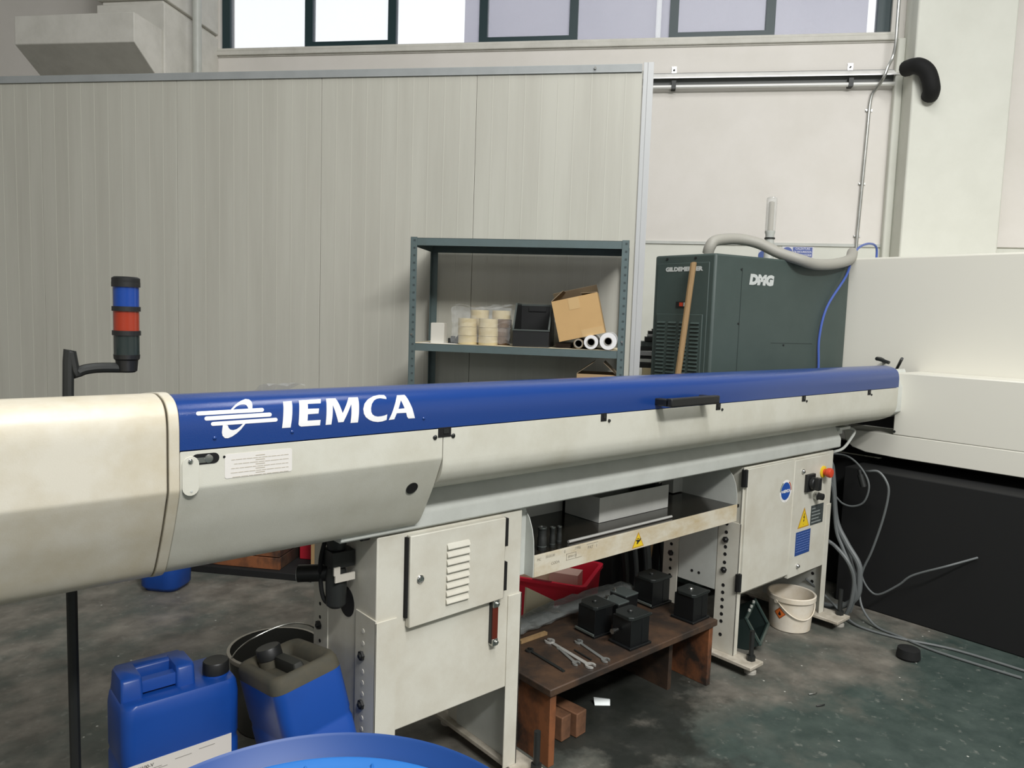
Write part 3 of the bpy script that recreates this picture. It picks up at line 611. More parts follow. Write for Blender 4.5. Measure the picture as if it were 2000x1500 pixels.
disc(lg, 'blue_disc', [circ(0.044, 36)], mat('sticker_blue', '#2450a0', 0.45), 0.0010)
disc(lg, 'green_arc', [circ(0.054, 10, a0=PI*0.68, a1=PI*1.0)+circ(0.047, 10, a0=PI*1.0, a1=PI*0.68)], mat('sticker_green', '#4f6b58', 0.5), 0.0012)
disc(lg, 'red_arc', [circ(0.054, 10, a0=0, a1=PI*0.32)+circ(0.047, 10, a0=PI*0.32, a1=0)], mat('sticker_red', '#b5552f', 0.5), 0.0012)
t = MB(); text_mb(t, 'IEMCA', Vector(c0)+Vector((-0.018, 0, -0.007)), XV, ZV, -YV, 0.02, 0.0014, 0.001, 0.2, width=0.058)
for k in range(3): polys(t, [[(-0.044+k*0.004, 0.001-k*0.004), (-0.016, 0.003-k*0.004), (-0.016, 0.0055-k*0.004), (-0.044+k*0.004, 0.0035-k*0.004)]], c0, XV, ZV, -YV, 0.0014)
obj('lettering', t, LOGO, lg)
t = MB()
for i, ch in enumerate('MADE IN ITALY'):
    a = PI*(1.13+0.74*i/12); rr = 0.0525; xd = Vector((-math.sin(a), 0, math.cos(a))); yd = Vector((-math.cos(a), 0, -math.sin(a)))
    text_mb(t, ch, Vector(c0)+Vector((math.cos(a)*rr, 0, math.sin(a)*rr))-xd*0.003, xd, yd, -YV, 0.0085, 0.0013)
obj('ring_lettering', t, mat('faded_blue_ink', '#7d7f92', 0.6), lg)
p = MB(); p.box((3.434, 1.783, 0.342), (3.797, 1.8035, 0.944)); pn = obj('control_panel', p, WHITE2, BF, bev=0.003)
def turn(prof, u, z, m, name, par=pn, v=1.783, n=20):
    r = MB(); r.lathe(prof, (u, v, z), n, axis=(0, -1, 0)); return obj(name, r, m, par)
for u, z in ((3.513, 0.882), (3.521, 0.393)): turn([(0.012, 0), (0.012, 0.006), (0.008, 0.012), (0.004, 0.014)], u, z, CHROME, 'lock')
r = MB(); r.box((3.540, 1.766, 0.772), (3.623, 1.783, 0.862)); r.lathe([(0.032, 0), (0.030, 0.02), (0.024, 0.022)], (3.582, 1.766, 0.817), 18, axis=(0, -1, 0)); r.box((3.566, 1.72, 0.785), (3.598, 1.75, 0.849)); obj('main_switch', r, BLACK, pn, bev=0.003)
turn([(0.031, 0), (0.031, 0.006), (0.026, 0.008)], 3.728, 0.856, YEL, 'emergency_stop_base')
turn([(0.016, 0.006), (0.018, 0.020), (0.024, 0.026), (0.026, 0.040), (0.023, 0.048), (0.01, 0.050)], 3.728, 0.856, ERED, 'emergency_stop')
turn([(0.022, 0), (0.022, 0.018), (0.018, 0.020)], 3.658, 0.740, STEEL, 'selector_collar'); turn([(0.018, 0.018), (0.017, 0.045), (0.012, 0.047)], 3.658, 0.740, BLACK, 'selector_knob')
triangle(pn, 3.558, 0.640, 0.105, 0.118, 1.783, [[(0.03, 0.20), (-0.07, -0.02), (0.0, -0.01), (-0.03, -0.16), (-0.07, -0.14), (0.0, -0.24), (0.05, -0.12), (0.0, -0.13), (0.08, 0.04), (0.0, 0.03), (0.07, 0.19)], circ(0.02, 8, -0.02, -0.35)])
r = MB(); r.box((3.628, 1.7815, 0.585), (3.760, 1.783, 0.688)); np_ = obj('rating_plate', r, PLATEG, pn)
r = MB()
for i in range(5): r.box((3.636, 1.7808, 0.668-i*0.018), (3.668+random.random()*0.08, 1.7813, 0.674-i*0.018))
obj('print_lines', r, mat('plate_print', '#8b918f', 0.5), np_)['kind'] = 'stuff'
r = MB(); r.box((3.488, 1.7815, 0.448), (3.636, 1.783, 0.570)); np_ = obj('instruction_plate', r, PLATEB, pn)
r = MB()
for i in range(8):
    x = 3.496
    while x < 3.623:
        w = 0.006+random.random()*0.018; r.box((x, 1.7808, 0.556-i*0.013), (min(x+w, 3.628), 1.7813, 0.5605-i*0.013)); x += w+0.004
obj('print_lines', r, mat('plate_print_blue', '#5f76b0', 0.5), np_)['kind'] = 'stuff'
for z0, z1 in ((0.85, 0.935), (0.38, 0.48)):
    r = MB(); r.box((3.804, 1.7975, z0), (3.811, 1.8036, z1)); obj('hinge', r, HOLE, BF)

# ================================================================== the lathe behind
LT = thing('lathe', (4.7, 2.3, 0), 'lathe with a dark green electrical cabinet and a cream end wall behind the bar feeder', 'lathe')
gA, gB, gD = (3.598, 2.84), (3.598, 2.417), (4.62, 2.186)
g = MB(); g.prism([gA, gB, gD, (4.745, 2.186), (4.745, 2.84)], (0, 0, 0.06), XV, YV, (0, 0, 1.94)); gc = obj('electrical_cabinet', g, GREENM, LT, bev=0.012)
fd = Vector((gD[0]-gB[0], gD[1]-gB[1], 0)).normalized(); fn = Vector((fd.y, -fd.x, 0)); fo = Vector((gB[0], gB[1], 0))
r = MB(); r.box((3.592, 2.452, 0.12), (3.5985, 2.815, 1.952)); fp = obj('front_panel', r, GREENM, gc, bev=0.003)
r = MB(); r.box((3.583, 2.475, 0.9), (3.5925, 2.80, 1.655)); vp = obj('vent_panel', r, GREENM, gc, bev=0.003)
for k in range(4):
    y1 = 2.788-k*0.079; r = MB()
    for j in range(24):
        z = 1.61-j*0.0225
        r.add([(3.5825, y1, z), (3.5825, y1-0.058, z), (3.5745, y1-0.058, z-0.010), (3.5745, y1, z-0.010), (3.5825, y1, z-0.013), (3.5825, y1-0.058, z-0.013)], [(0, 1, 2, 3), (3, 2, 5, 4), (0, 3, 4), (1, 5, 2)])
    obj('vent_louvres', r, GREENM, gc)['kind'] = 'stuff'
r = MB(); text_mb(r, 'GILDEMEISTER', (3.592, 2.754, 1.905), -YV, ZV, -XV, 0.032, 0.002, 0.0022, width=0.262); obj('lettering', r, LETTERM, gc)
r = MB(); r.box((3.586, 2.585, 1.695), (3.592, 2.665, 1.727)); r.box((3.5845, 2.615, 1.700), (3.586, 2.640, 1.722), 1); r.box((3.5845, 2.588, 1.700), (3.586, 2.610, 1.722), 2); obj('switch_label', r, [BLACK, ERED, LETTERM], gc)
r = MB(); text_mb(r, 'DMG', fo+fd*0.265+ZV*1.843, fd, ZV, fn, 0.075, 0.002, 0.006, 0.12, width=0.20); obj('lettering', r, LETTERM, gc)
r = MB()
for a, z0, z1 in ((0.205, 1.0, 1.93), ):
    for p in (a,): 
        A = fo+fd*p+fn*0.0012; r.add([A+ZV*z0, A+fd*0.0035+ZV*z0, A+fd*0.0035+ZV*z1, A+ZV*z1], [(0, 1, 2, 3)])
A = fo+fd*0.47+fn*0.0012; r.add([A+ZV*1.50, A+fd*0.36+ZV*1.50, A+fd*0.36+ZV*1.503, A+ZV*1.503], [(0, 1, 2, 3)])
obj('panel_joint', r, mat('joint_green', '#2a3431', 0.7), gc)
for p, z in ((0.2, 1.92), (0.2, 1.61), (0.58, 1.49)):
    r = MB(); A = fo+fd*p+ZV*z; r.cyl(A, A+fn*0.004, 0.006, n=10); obj('screw', r, DARK, gc)
for p in (2.55, 2.75):
    r = MB(); r.cyl((3.598, p, 1.978), (3.593, p, 1.978), 0.007, n=10); obj('screw', r, DARK, gc)
# cream body
r = MB(); r.box((4.75, 0.2, 0.88), (7.2, 2.62, 2.05)); bd = obj('body', r, LATHEW, LT, bev=0.012)
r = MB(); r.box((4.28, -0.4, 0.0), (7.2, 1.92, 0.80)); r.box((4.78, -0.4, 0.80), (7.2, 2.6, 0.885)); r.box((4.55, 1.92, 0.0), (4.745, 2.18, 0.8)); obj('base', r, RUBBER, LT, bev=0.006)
pan = [(2.02, 1.0), (2.02, 0.985), (2.00, 0.93), (1.96, 0.895), (1.88, 0.875), (1.70, 0.868), (0.7, 0.868), (0.7, 1.0)]
r = MB(); r.run(pan, 4.45, 4.75); gd = obj('spindle_guard', r, LATHEW, LT, bev=0.004, ang=50)
r = MB(); r.box((4.45, 1.05, 0.9995), (4.75, 1.735, 1.36)); obj('guard_side', r, LATHEW, gd, bev=0.006)
r = MB(); r.box((4.735, 1.735, 1.0), (4.75, 2.12, 1.34)); obj('guard_opening', r, HOLE, gd)
r = MB(); r.cyl((4.45, 1.725, 1.02), (4.446, 1.725, 1.02), 0.007, n=10); obj('screw', r, DARK, gd)
r = MB(); r.tube([(4.748, 1.93, 1.405), (4.62, 1.90, 1.425), (4.52, 1.883, 1.43)], 0.012, n=8); r.tube([(4.52, 1.883, 1.43), (4.5, 1.85, 1.425), (4.49, 1.80, 1.412)], 0.010, n=8); obj('lever', r, DARK, LT)
r = MB(); r.cyl((4.75, 1.86, 1.36), (4.5, 1.735, 1.44), 0.009, n=8); obj('lever', r, DARK, LT)
# unlit signal column on the lathe
sl = MB(); sl.lathe([(0.040, 0.0), (0.032, 0.04), (0.028, 0.20), (0.033, 0.215), (0.033, 0.225)], (4.50, 2.62, 2.0), 20); s_ = obj('signal_column', sl, GREYWH, LT)
r = MB(); r.lathe([(0.033, 0.0), (0.034, 0.20), (0.032, 0.213), (0.02, 0.22)], (4.50, 2.62, 2.226), 24); obj('clear_lens', r, CLEARL, s_)
r = MB(); r.lathe([(0.018, 0.0), (0.018, 0.185), (0.01, 0.19)], (4.50, 2.62, 2.226), 16); obj('lamp_core', r, mat('lamp_core', '#a9a08e', 0.5), s_)
r = MB(); r.lathe([(0.0335, 0.172), (0.0340, 0.176), (0.0335, 0.182)], (4.50, 2.62, 2.0), 20); obj('band', r, DARK, s_)
# hoses and cables
r = MB(); r.tube([(3.785, 2.6, 2.02), (3.782, 2.585, 2.06), (3.82, 2.57, 2.098), (3.962, 2.52, 2.117), (4.06, 2.44, 2.097), (4.133, 2.34, 2.040), (4.195, 2.235, 2.0), (4.328, 2.205, 1.982), (4.502, 2.175, 1.996), (4.678, 2.165, 2.035), (4.876, 2.24, 2.10)], 0.033, n=14)
o = obj('thick_hose', r, HOSEG); tag(o, 'thick grey corrugated hose lying over the top of the green cabinet', 'hose')
r = MB(); r.tube([(5.38, 2.3, 2.05), (5.373, 2.3, 2.172), (5.224, 2.28, 2.19), (4.982, 2.24, 2.146), (4.76, 2.185, 2.06), (4.638, 2.16, 1.929), (4.498, 2.20, 1.731), (4.446, 2.21, 1.54), (4.452, 2.205, 1.362), (4.47, 2.21, 1.15), (4.50, 2.15, 0.9)], 0.0075, n=10)
o = obj('blue_cable', r, CABB); tag(o, 'blue air line hanging in front of the green cabinet from a loop on top', 'cable')
r = MB(); p0 = Vector((3.455, 2.535, 1.318)); p1 = Vector((3.548, 2.530, 1.932)); pb = p1+(p0-p1)*(1.934/0.62)
r.tube([pb, pb+(p1-pb)*0.3+Vector((0, 0.006, 0)), pb+(p1-pb)*0.62+Vector((0, -0.008, 0)), p1-(p1-pb)*0.03, p1], 0.0175, n=10, mi=0)
o = obj('broom_handle', r, WOODL); tag(o, 'wooden stick leaning against the front of the dark green cabinet', 'stick')

# ---- cream cupboard with a pile of dark plates between partition and lathe
cb = MB(); wbox(cb, 0.10, 0.36, 4.95, 5.2, 0, 1.30); o = obj('cream_box', cb, mat('cream_old', '#d9c9a0', 0.6, col2='#8a4a2a', scale=7, amt=0.8, lo=0.6, hi=0.75)); o.location = o.location; tag(o, 'rust streaked cream cupboard behind the end of the partition', 'cupboard')
zz = 1.30
plates = [(0.05, 0.036, DARK), (0.055, 0.024, GREYWH), (0.06, 0.02, DARK), (0.055, 0.034, GALV), (0.06, 0.026, DARK), (0.062, 0.036, PLATEG), (0.085, 0.03, DARK), (0.10, 0.018, GALV), (0.105, 0.022, DARK), (0.13, 0.014, DARK)]
names = ['bottom', 'second', 'third', 'fourth', 'fifth', 'sixth', 'seventh', 'eighth', 'ninth', 'top']
for i, (s0, h, m_) in enumerate(plates):
    r = MB(); wbox(r, s0+0.02, s0+0.26, 4.96+0.004*(i % 3), 5.15, zz, zz+h-0.0015); o = obj('metal_plate', r, m_, bev=0.002)
    tag(o, '%s %s metal plate of the pile on the rusty cream cupboard' % (names[i], 'dark' if m_ in (DARK,) else 'grey'), 'plate', 'metal plates piled on the cupboard'); zz += h

# ================================================================== shelf unit against the partition
SH = thing('shelf_unit', wp(-0.625, 4.275, 0), 'grey slotted steel shelf unit standing against the pale partition', 'shelf')
SX0, SX1, SD0, SD1, SZ = -1.232, -0.020, 4.05, 4.51, 2.034
def lpost(s, d, ss, dd):
    r = MB(); wbox(r, min(s, s+ss*0.038), max(s, s+ss*0.038), min(d, d+dd*0.0025), max(d, d+dd*0.0025), 0, SZ); wbox(r, min(s, s+ss*0.0025), max(s, s+ss*0.0025), min(d, d+dd*0.038), max(d, d+dd*0.038), 0, SZ)
    o = obj('post', r, SHELFM, SH)
    if dd > 0:
        q = MB()
        for k in range(48):
            z = 0.06+k*0.0415; c = s+ss*0.019; wbox(q, c-0.002, c+0.010, d-0.0012, d+0.0002, z, z+0.010)
        obj('slots', q, mat('slot_dark', '#3d4849', 0.7), o)['kind'] = 'stuff'
        for z in (1.49,):
            q = MB(); q.cyl(wp(s+ss*0.016, d, z), wp(s+ss*0.016, d-0.004, z), 0.006, n=10); obj('bolt', q, STEEL, o)
    return o
for s, ss in ((SX0, 1), (SX1, -1)):
    for d_, dd in ((SD0, 1), (SD1, -1)): lpost(s, d_, ss, dd)
for zt in (2.030, 1.440, 0.99, 0.50):
    r = MB(); a, b = SX0+0.004, SX1-0.004; c_, d_ = SD0+0.004, SD1-0.004; h = 0.042
    wbox(r, a, b, c_, d_, zt-0.003, zt); wbox(r, a, b, c_, c_+0.003, zt-h, zt); wbox(r, a, b, d_-0.003, d_, zt-h, zt); wbox(r, a, a+0.003, c_, d_, zt-h, zt); wbox(r, b-0.003, b, c_, d_, zt-h, zt)
    o = obj('shelf_board', r, SHELFM, SH)
    if zt == 1.44:
        q = MB(); wbox(q, a+0.002, b-0.002, c_+0.001, d_-0.002, zt, zt+0.0012); obj('card_liner', q, mat('liner_cream', '#d8cdb0', 0.7), o)
Z0 = 1.4415
def at_s(name, r, m, label, cat, group=None, **k):
    o = obj(name, r, m, **k); return tag(o, label, cat, group)
r = MB(); wbox(r, -1.118, -1.040, 4.10, 4.17, Z0+0.001, Z0+0.115); wbox(r, -1.114, -1.044, 4.104, 4.166, Z0+0.115, Z0+0.117); at_s('white_box', r, mat('pale_grey_card', '#cbc8be', 0.6), 'small white box standing at the left end of the middle shelf', 'box', bev=0.002)
r = MB(); wbox(r, -1.17, -0.96, 4.062, 4.22, Z0, Z0+0.0012); at_s('paper_sheet', r, PAPERW, 'white sheet of paper lying flat at the left end of the middle shelf', 'paper')
r = MB(); wbox(r, -1.035, -0.965, 4.175, 4.24, Z0+0.001, Z0+0.030); wbox(r, -1.02, -1.0, 4.18, 4.22, Z0+0.03, Z0+0.042); r.cyl(wp(-0.99, 4.2, Z0+0.03), wp(-0.975, 4.19, Z0+0.045), 0.006, n=8); at_s('tool_part', r, DARK, 'small dark metal part beside the white box on the middle shelf', 'tool', bev=0.003)
def ring(c, m):
    r = MB(); r.lathe([(0.055, 0.0), (0.055, 0.048), (0.038, 0.048), (0.038, 0.0)], c, 28, ring=True); q = MB(); q.lathe([(0.0379, 0.0), (0.0379, 0.048), (0.035, 0.048), (0.035, 0.0)], c, 28, ring=True); return r, q
lv = ['bottom', 'second', 'third', 'top']
first = None
for nm, s, d_, n, dark in (('front left', -0.905, 4.125, 3, 0), ('front right', -0.785, 4.118, 3, 0), ('back left', -0.865, 4.255, 4, 0), ('back right', -0.735, 4.245, 4, 3)):
    for i in range(n):
        lab = '%s roll of the %s stack of %s tape on the middle shelf' % (lv[i] if i < n-1 else 'top', nm, 'brown' if i < dark else 'clear')
        z = Z0+0.0012+i*0.0495; loc = wp(s+random.uniform(-.004, .004), d_, z)
        key = 'tape_brown' if i < dark else 'tape_clear'
        if key not in MATS or first is None or key+'o' not in globals():
            r, q = ring(loc, None); o = obj('tape_roll', r, TAPE if i >= dark else mat('tape_brown', '#6b5238', 0.3)); obj('core', q, CARD, o); globals()[key+'o'] = o; first = o; MATS.setdefault(key, o.data.materials[0])
            tag(o, lab, 'tape', 'packing tape rolls on the shelf')
        else: copy_tree(globals()[key+'o'], None, loc, random.random(), lab)
# crumpled wrap over the tape rolls
def crumple(mb, nx, ny, fn, amp, seed):
    rnd = random.Random(seed); vs = []
    for j in range(ny+1):
        for i in range(nx+1):
            p = fn(i/nx, j/ny); vs.append(Vector(p)+Vector((rnd.uniform(-amp, amp), rnd.uniform(-amp, amp), rnd.uniform(-amp, amp))))
    fs = [(j*(nx+1)+i, j*(nx+1)+i+1, (j+1)*(nx+1)+i+1, (j+1)*(nx+1)+i) for j in range(ny) for i in range(nx)]
    return mb.add(vs, fs)
r = MB(); crumple(r, 12, 9, lambda a, b: wp(-0.985+0.335*a, 4.052+0.012*math.sin(9*a), Z0+0.012+0.20*b), 0.006, 3)
crumple(r, 12, 6, lambda a, b: wp(-0.985+0.335*a, 4.055+0.27*b, Z0+0.218+0.01*math.sin(7*a+4*b)), 0.007, 4)
o = obj('plastic_wrap', r, FILM, flat=True); tag(o, 'torn clear plastic wrap around the packing tape rolls', 'plastic wrap')
# open fronted black bin
def bin_open(name, s0, s1, d0, d1, z0, h, hf, label, m=BLACK):
    t = thing(name, wp((s0+s1)/2, (d0+d1)/2, z0), label, 'bin'); th = 0.006
    r = MB(); wbox(r, s0, s1, d0, d1, z0, z0+th); wbox(r, s0, s1, d0, d0+th, z0+th, z0+hf); wbox(r, s0, s1, d1-th, d1, z0+th, z0+h)
    for a in (s0, s1-th):
        A = [(d0+th, 0.0), (d1-th, 0.0), (d1-th, h-th), (d0+0.11, h-th), (d0+th, hf-th)]
        r.prism(A, wp(a, 0, z0+th), NV, ZV, WV*th)
    obj('body', r, m, t, bev=0.0015)
    r = MB(); wbox(r, s0-0.004, s1+0.004, d0-0.004, d0+0.004, z0+hf-0.004, z0+hf+0.004); wbox(r, s0-0.004, s1+0.004, d1-0.008, d1+0.004, z0+h-0.004, z0+h+0.006)
    for a in (s0-0.003, s1-0.006):
        p0, p1, p2 = wp(a, d0, z0+hf), wp(a, d0+0.11, z0+h), wp(a, d1, z0+h)
        for u, v in ((p0, p1), (p1, p2)): r.hexa([u, u+WV*0.009, v+WV*0.009, v], [q+ZV*0.008 for q in (u, u+WV*0.009, v+WV*0.009, v)])
    obj('rim', r, mat('rim_grey', '#4d5350', 0.35), t)
    r = MB(); wbox(r, s0+0.05, s1-0.05, d1-0.014, d1-0.006, z0+h-0.035, z0+h-0.008); obj('grip', r, BLACK, t)
    return t
bin_open('storage_bin', -0.640, -0.437, 4.075, 4.36, Z0+0.0013, 0.235, 0.092, 'black open fronted plastic bin left of the cardboard box on the shelf')
r = MB(); wbox(r, -0.405, -0.32, 4.14, 4.44, Z0+0.002, Z0+0.026); at_s('brown_board', r, mat('dark_brown', '#3a2b22', 0.6), 'dark brown board under the tilted cardboard box', 'board')
# film rolls lying with their ends to the front
for nm, s, R_, d0, lab in (('left', -0.272, 0.0275, 4.075, 'thin bare cardboard tube, leftmost of the three rolls on the shelf'), ('mid', -0.203, 0.0385, 4.058, 'middle white film roll of the three rolls on the shelf'), ('right', -0.110, 0.0465, 4.05, 'thickest white film roll, rightmost of the three on the shelf')):
    z = Z0+0.002+R_; ri = 0.023; r = MB(); r.lathe([(R_, 0), (R_, 0.40), (ri, 0.40), (ri, 0)], wp(s, d0, z), 28, axis=NV, ring=True)
    t = obj('film_roll', r, DRYWH if nm != 'left' else CARDIN); tag(t, lab, 'roll', 'film rolls on the shelf')
    r = MB(); r.lathe([(ri-0.0002, -0.003), (ri-0.0002, 0.40), (ri-0.004, 0.40), (ri-0.004, -0.003)], wp(s, d0, z), 24, axis=NV, ring=True); obj('core', r, mat('core_grey', '#9b988f', 0.7), t)
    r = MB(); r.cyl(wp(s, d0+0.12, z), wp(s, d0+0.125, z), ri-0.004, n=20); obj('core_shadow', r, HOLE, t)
# tilted cardboard box resting on the film rolls and the board
CBX = thing('cardboard_box', wp(-0.28, 4.2, Z0+0.06), 'tan cardboard box tilted on top of film rolls, its flaps open', 'box')
ca, sa = math.cos(math.radians(13.5)), math.sin(math.radians(13.5)); XD = WV*ca+ZV*sa; ZD = -WV*sa+ZV*ca
O = wp(-0.378, 4.075, 1.4765)
def tb(mb, x0, x1, y0, y1, z0, z1):
    B = [O+XD*x+NV*y+ZD*z0 for x, y in ((x0, y0), (x1, y0), (x1, y1), (x0, y1))]; return mb.hexa(B, [p+ZD*(z1-z0) for p in B])
r = MB(); W_, D_, H_, q = 0.255, 0.22, 0.225, 0.004
tb(r, 0, W_, 0, q, 0, H_); obj('front_wall', r, CARD, CBX); r = MB(); tb(r, 0, W_, D_-q, D_, 0, H_); tb(r, 0, q, q, D_-q, 0, H_); tb(r, W_-q, W_, q, D_-q, 0, H_); tb(r, q, W_-q, q, D_-q, 0, q); obj('walls', r, CARD, CBX)
def flap(a, b, out):
    r = MB(); a = Vector(a); b = Vector(b); out = Vector(out); n = (b-a).cross(out).normalized()*0.003; r.hexa([a, b, b+out, a+out], [p+n for p in (a, b, b+out, a+out)]); return obj('flap', r, CARDIN, CBX)
def P(x, y, z): return O+XD*x+NV*y+ZD*z
flap(P(0, D_, H_), P(0, 0.005, H_), XD*0.075+ZD*0.045); flap(P(W_, 0.005, H_), P(W_, D_, H_), -XD*0.09+ZD*0.012); flap(P(W_, D_, H_), P(0, D_, H_), NV*-0.04+ZD*0.05)
for q4 in ((0.09, 0.15, 0.16, H_), (0.13, 0.25, 0.0, 0.04)):
    r = MB(); tb(r, q4[0], q4[1], -0.001, 0, q4[2], q4[3]); obj('packing_tape', r, mat('tape_on_card', '#c7a878', 0.25), CBX)
# carton on the lower shelf
t = thing('carton', wp(-0.16, 4.2, 0.99), 'open brown carton on the lower shelf just above the blue cover', 'box')
r = MB(); wbox(r, -0.275, -0.058, 4.08, 4.084, 0.992, 1.305); wbox(r, -0.275, -0.058, 4.33, 4.334, 0.992, 1.305); wbox(r, -0.275, -0.271, 4.084, 4.33, 0.992, 1.305); wbox(r, -0.062, -0.058, 4.084, 4.33, 0.992, 1.305); wbox(r, -0.271, -0.062, 4.084, 4.33, 0.992, 0.996); obj('walls', r, mat('carton_brown', '#a98f6c', 0.8), t)
for a, b, off in ((-0.275, -0.185, 0.0), (-0.058, -0.13, 0.0)):
    r = MB(); A = [wp(a, 4.08, 1.305), wp(a, 4.334, 1.305), wp(b, 4.334, 1.37), wp(b, 4.08, 1.37)]; n = ZV*0.003; r.hexa(A, [p+n for p in A]); obj('flap', r, CARDIN, t)

# ================================================================== stack light at the far left
T = thing('signal_tower', (0.40, 2.27, 0), 'dark signal tower with blue and red lenses above the left end of the feeder', 'signal light')
c = (0.545, 2.27)
def lt(prof, z, m, name): 
    r = MB(); r.lathe(prof, (c[0], c[1], z), 24); return obj(name, r, m, T)
lt([(0.020, 0.0), (0.026, 0.004), (0.029, 0.034), (0.033, 0.038), (0.034, 0.050)], 1.412, BLACK, 'base')
for i, m_ in enumerate((SLED, SRED, SBLUE)):
    z = 1.462+i*0.067; lt([(0.033, 0), (0.033, 0.055)], z, m_, 'lens'); lt([(0.0365, 0), (0.0365, 0.013)], z+0.054, BLACK, 'ring')
lt([(0.035, 0), (0.036, 0.004), (0.036, 0.022), (0.030, 0.026)], 1.652, BLACK, 'cap')
r = MB(); r.tube([(0.53, 2.27, 1.425), (0.46, 2.27, 1.425), (0.42, 2.27, 1.41), (0.40, 2.27, 1.36), (0.40, 2.27, 0.0)], 0.014, n=10); r.lathe([(0.06, 0), (0.06, 0.008), (0.02, 0.014)], (0.40, 2.27, 0.0), 20); obj('support_arm', r, DARK, T)
r = MB(); crumple(r, 10, 5, lambda a, b: (0.83+0.11*a, 1.97+0.12*b, 1.392-0.26*(0.12*b)+0.012*math.sin(PI*b)+0.003*math.sin(11*a)), 0.003, 9)
o = obj('clear_film_scrap', r, FILM, flat=True); tag(o, 'scrap of clear plastic film lying on top of the blue cover', 'plastic film')

# ================================================================== on the tray
t = thing('steel_box', (2.42, 2.05, 0.786), 'open grey sheet steel box standing on the oily tray', 'box')
r = MB(); x0, x1, y0, y1, z0, z1, q = 2.20, 2.652, 1.957, 2.150, 0.7865, 0.889, 0.003
r.box((x0, y0, z0), (x1, y0+q, z1)); r.box((x0, y1-q, z0), (x1, y1, z1)); r.box((x0, y0+q, z0), (x0+q, y1-q, z1)); r.box((x1-q, y0+q, z0), (x1, y1-q, z1)); r.box((x0+q, y0+q, z0), (x1-q, y1-q, z0+q)); obj('walls', r, mat('box_grey', '#c8c9c4', 0.4, 0.15, col2='#b2b3ae', scale=6, amt=0.6), t)
r = MB(); r.box((2.60, 1.99, z0+0.01), (2.645, 2.13, z1+0.03)); obj('contents', r, DARK, t)
r = MB(); r.cyl((2.61, 1.98, 0.895), (2.70, 1.99, 0.913), 0.003, n=8); o = obj('thin_rod', r, STEEL); tag(o, 'thin bright rod lying across the right rim of the steel box', 'rod')
r = MB(); r.cyl((1.905, 1.838, 0.7915), (2.520, 1.838, 0.7915), 0.0058, n=12); o = obj('steel_rod', r, mat('rod_bright', '#e4e4e0', 0.3, 0.6)); tag(o, 'long bright steel rod lying along the front of the tray', 'rod')
for x, y, h, R_, lab in ((1.775, 1.842, 0.080, 0.0165, 'thickest dark socket standing at the left end of the tray'), (1.826, 1.842, 0.072, 0.0105, 'slim dark socket between two others on the tray'), (1.878, 1.86, 0.062, 0.0095, 'dark pin with a small head, nearest the end of the long rod')):
    t = thing('socket', (x, y, 0.7855), lab, 'tool', 'upright sockets on the tray')
    r = MB(); r.lathe([(R_, 0.0), (R_, h*0.55), (R_*0.88, h*0.6), (R_*0.88, h*0.9), (R_, h*0.93), (R_, h)], (x, y, 0.7855), 20); obj('body', r, DARK, t)
    r = MB(); r.lathe([(R_*1.01, 0), (R_*1.01, 0.003), (R_*0.7, 0.003), (R_*0.7, 0)], (x, y, 0.7855+h), 20, ring=True); obj('rim', r, STEEL, t)
    r = MB(); r.lathe([(R_*1.02, h*0.15), (R_*1.06, h*0.17), (R_*1.02, h*0.20)], (x, y, 0.7855), 20); obj('groove_ring', r, PLATEG, t)

# ================================================================== wooden bench with parts and spanners
BN = thing('wooden_bench', (2.28, 2.03, 0), 'low oily wooden bench between the two cabinets', 'bench')
r = MB(); r.box((1.768, 1.762, 0.272), (2.797, 2.30, 0.300)); obj('bench_top', r, WOODB, BN, bev=0.004)
for x0, x1 in ((1.782, 1.812), (2.755, 2.783)):
    r = MB(); r.box((x0, 1.775, 0.0), (x1, 2.28, 0.272)); obj('end_panel', r, WOODO, BN, bev=0.002)
r = MB(); r.box((2.585, 1.86, 0.0), (2.61, 2.26, 0.272)); obj('middle_panel', r, WOODB, BN)
r = MB(); r.box((1.812, 2.262, 0.03), (2.755, 2.285, 0.272)); obj('back_panel', r, WOODB, BN)
ZB = 0.3005
def wblk(a, b, rz, lab):
    cx, cy = (a[0]+b[0])/2, (a[1]+b[1])/2; r = MB(); M_ = Matrix.Translation((cx, cy, 0)) @ Matrix.Rotation(rz, 4, 'Z')
    r.box((-(b[0]-a[0])/2, -(b[1]-a[1])/2, 0.001), ((b[0]-a[0])/2, (b[1]-a[1])/2, 0.097), M=M_); o = obj('wood_block', r, WOODBLK, bev=0.004, origin=(cx, cy, 0)); tag(o, lab, 'wood block', 'wood blocks under the bench')
wblk((1.92, 1.86), (1.975, 2.10), 0.1, 'left one of the two wood blocks on the floor under the bench'); wblk((1.985, 1.845), (2.045, 2.09), 0.1, 'right one of the two wood blocks on the floor under the bench')
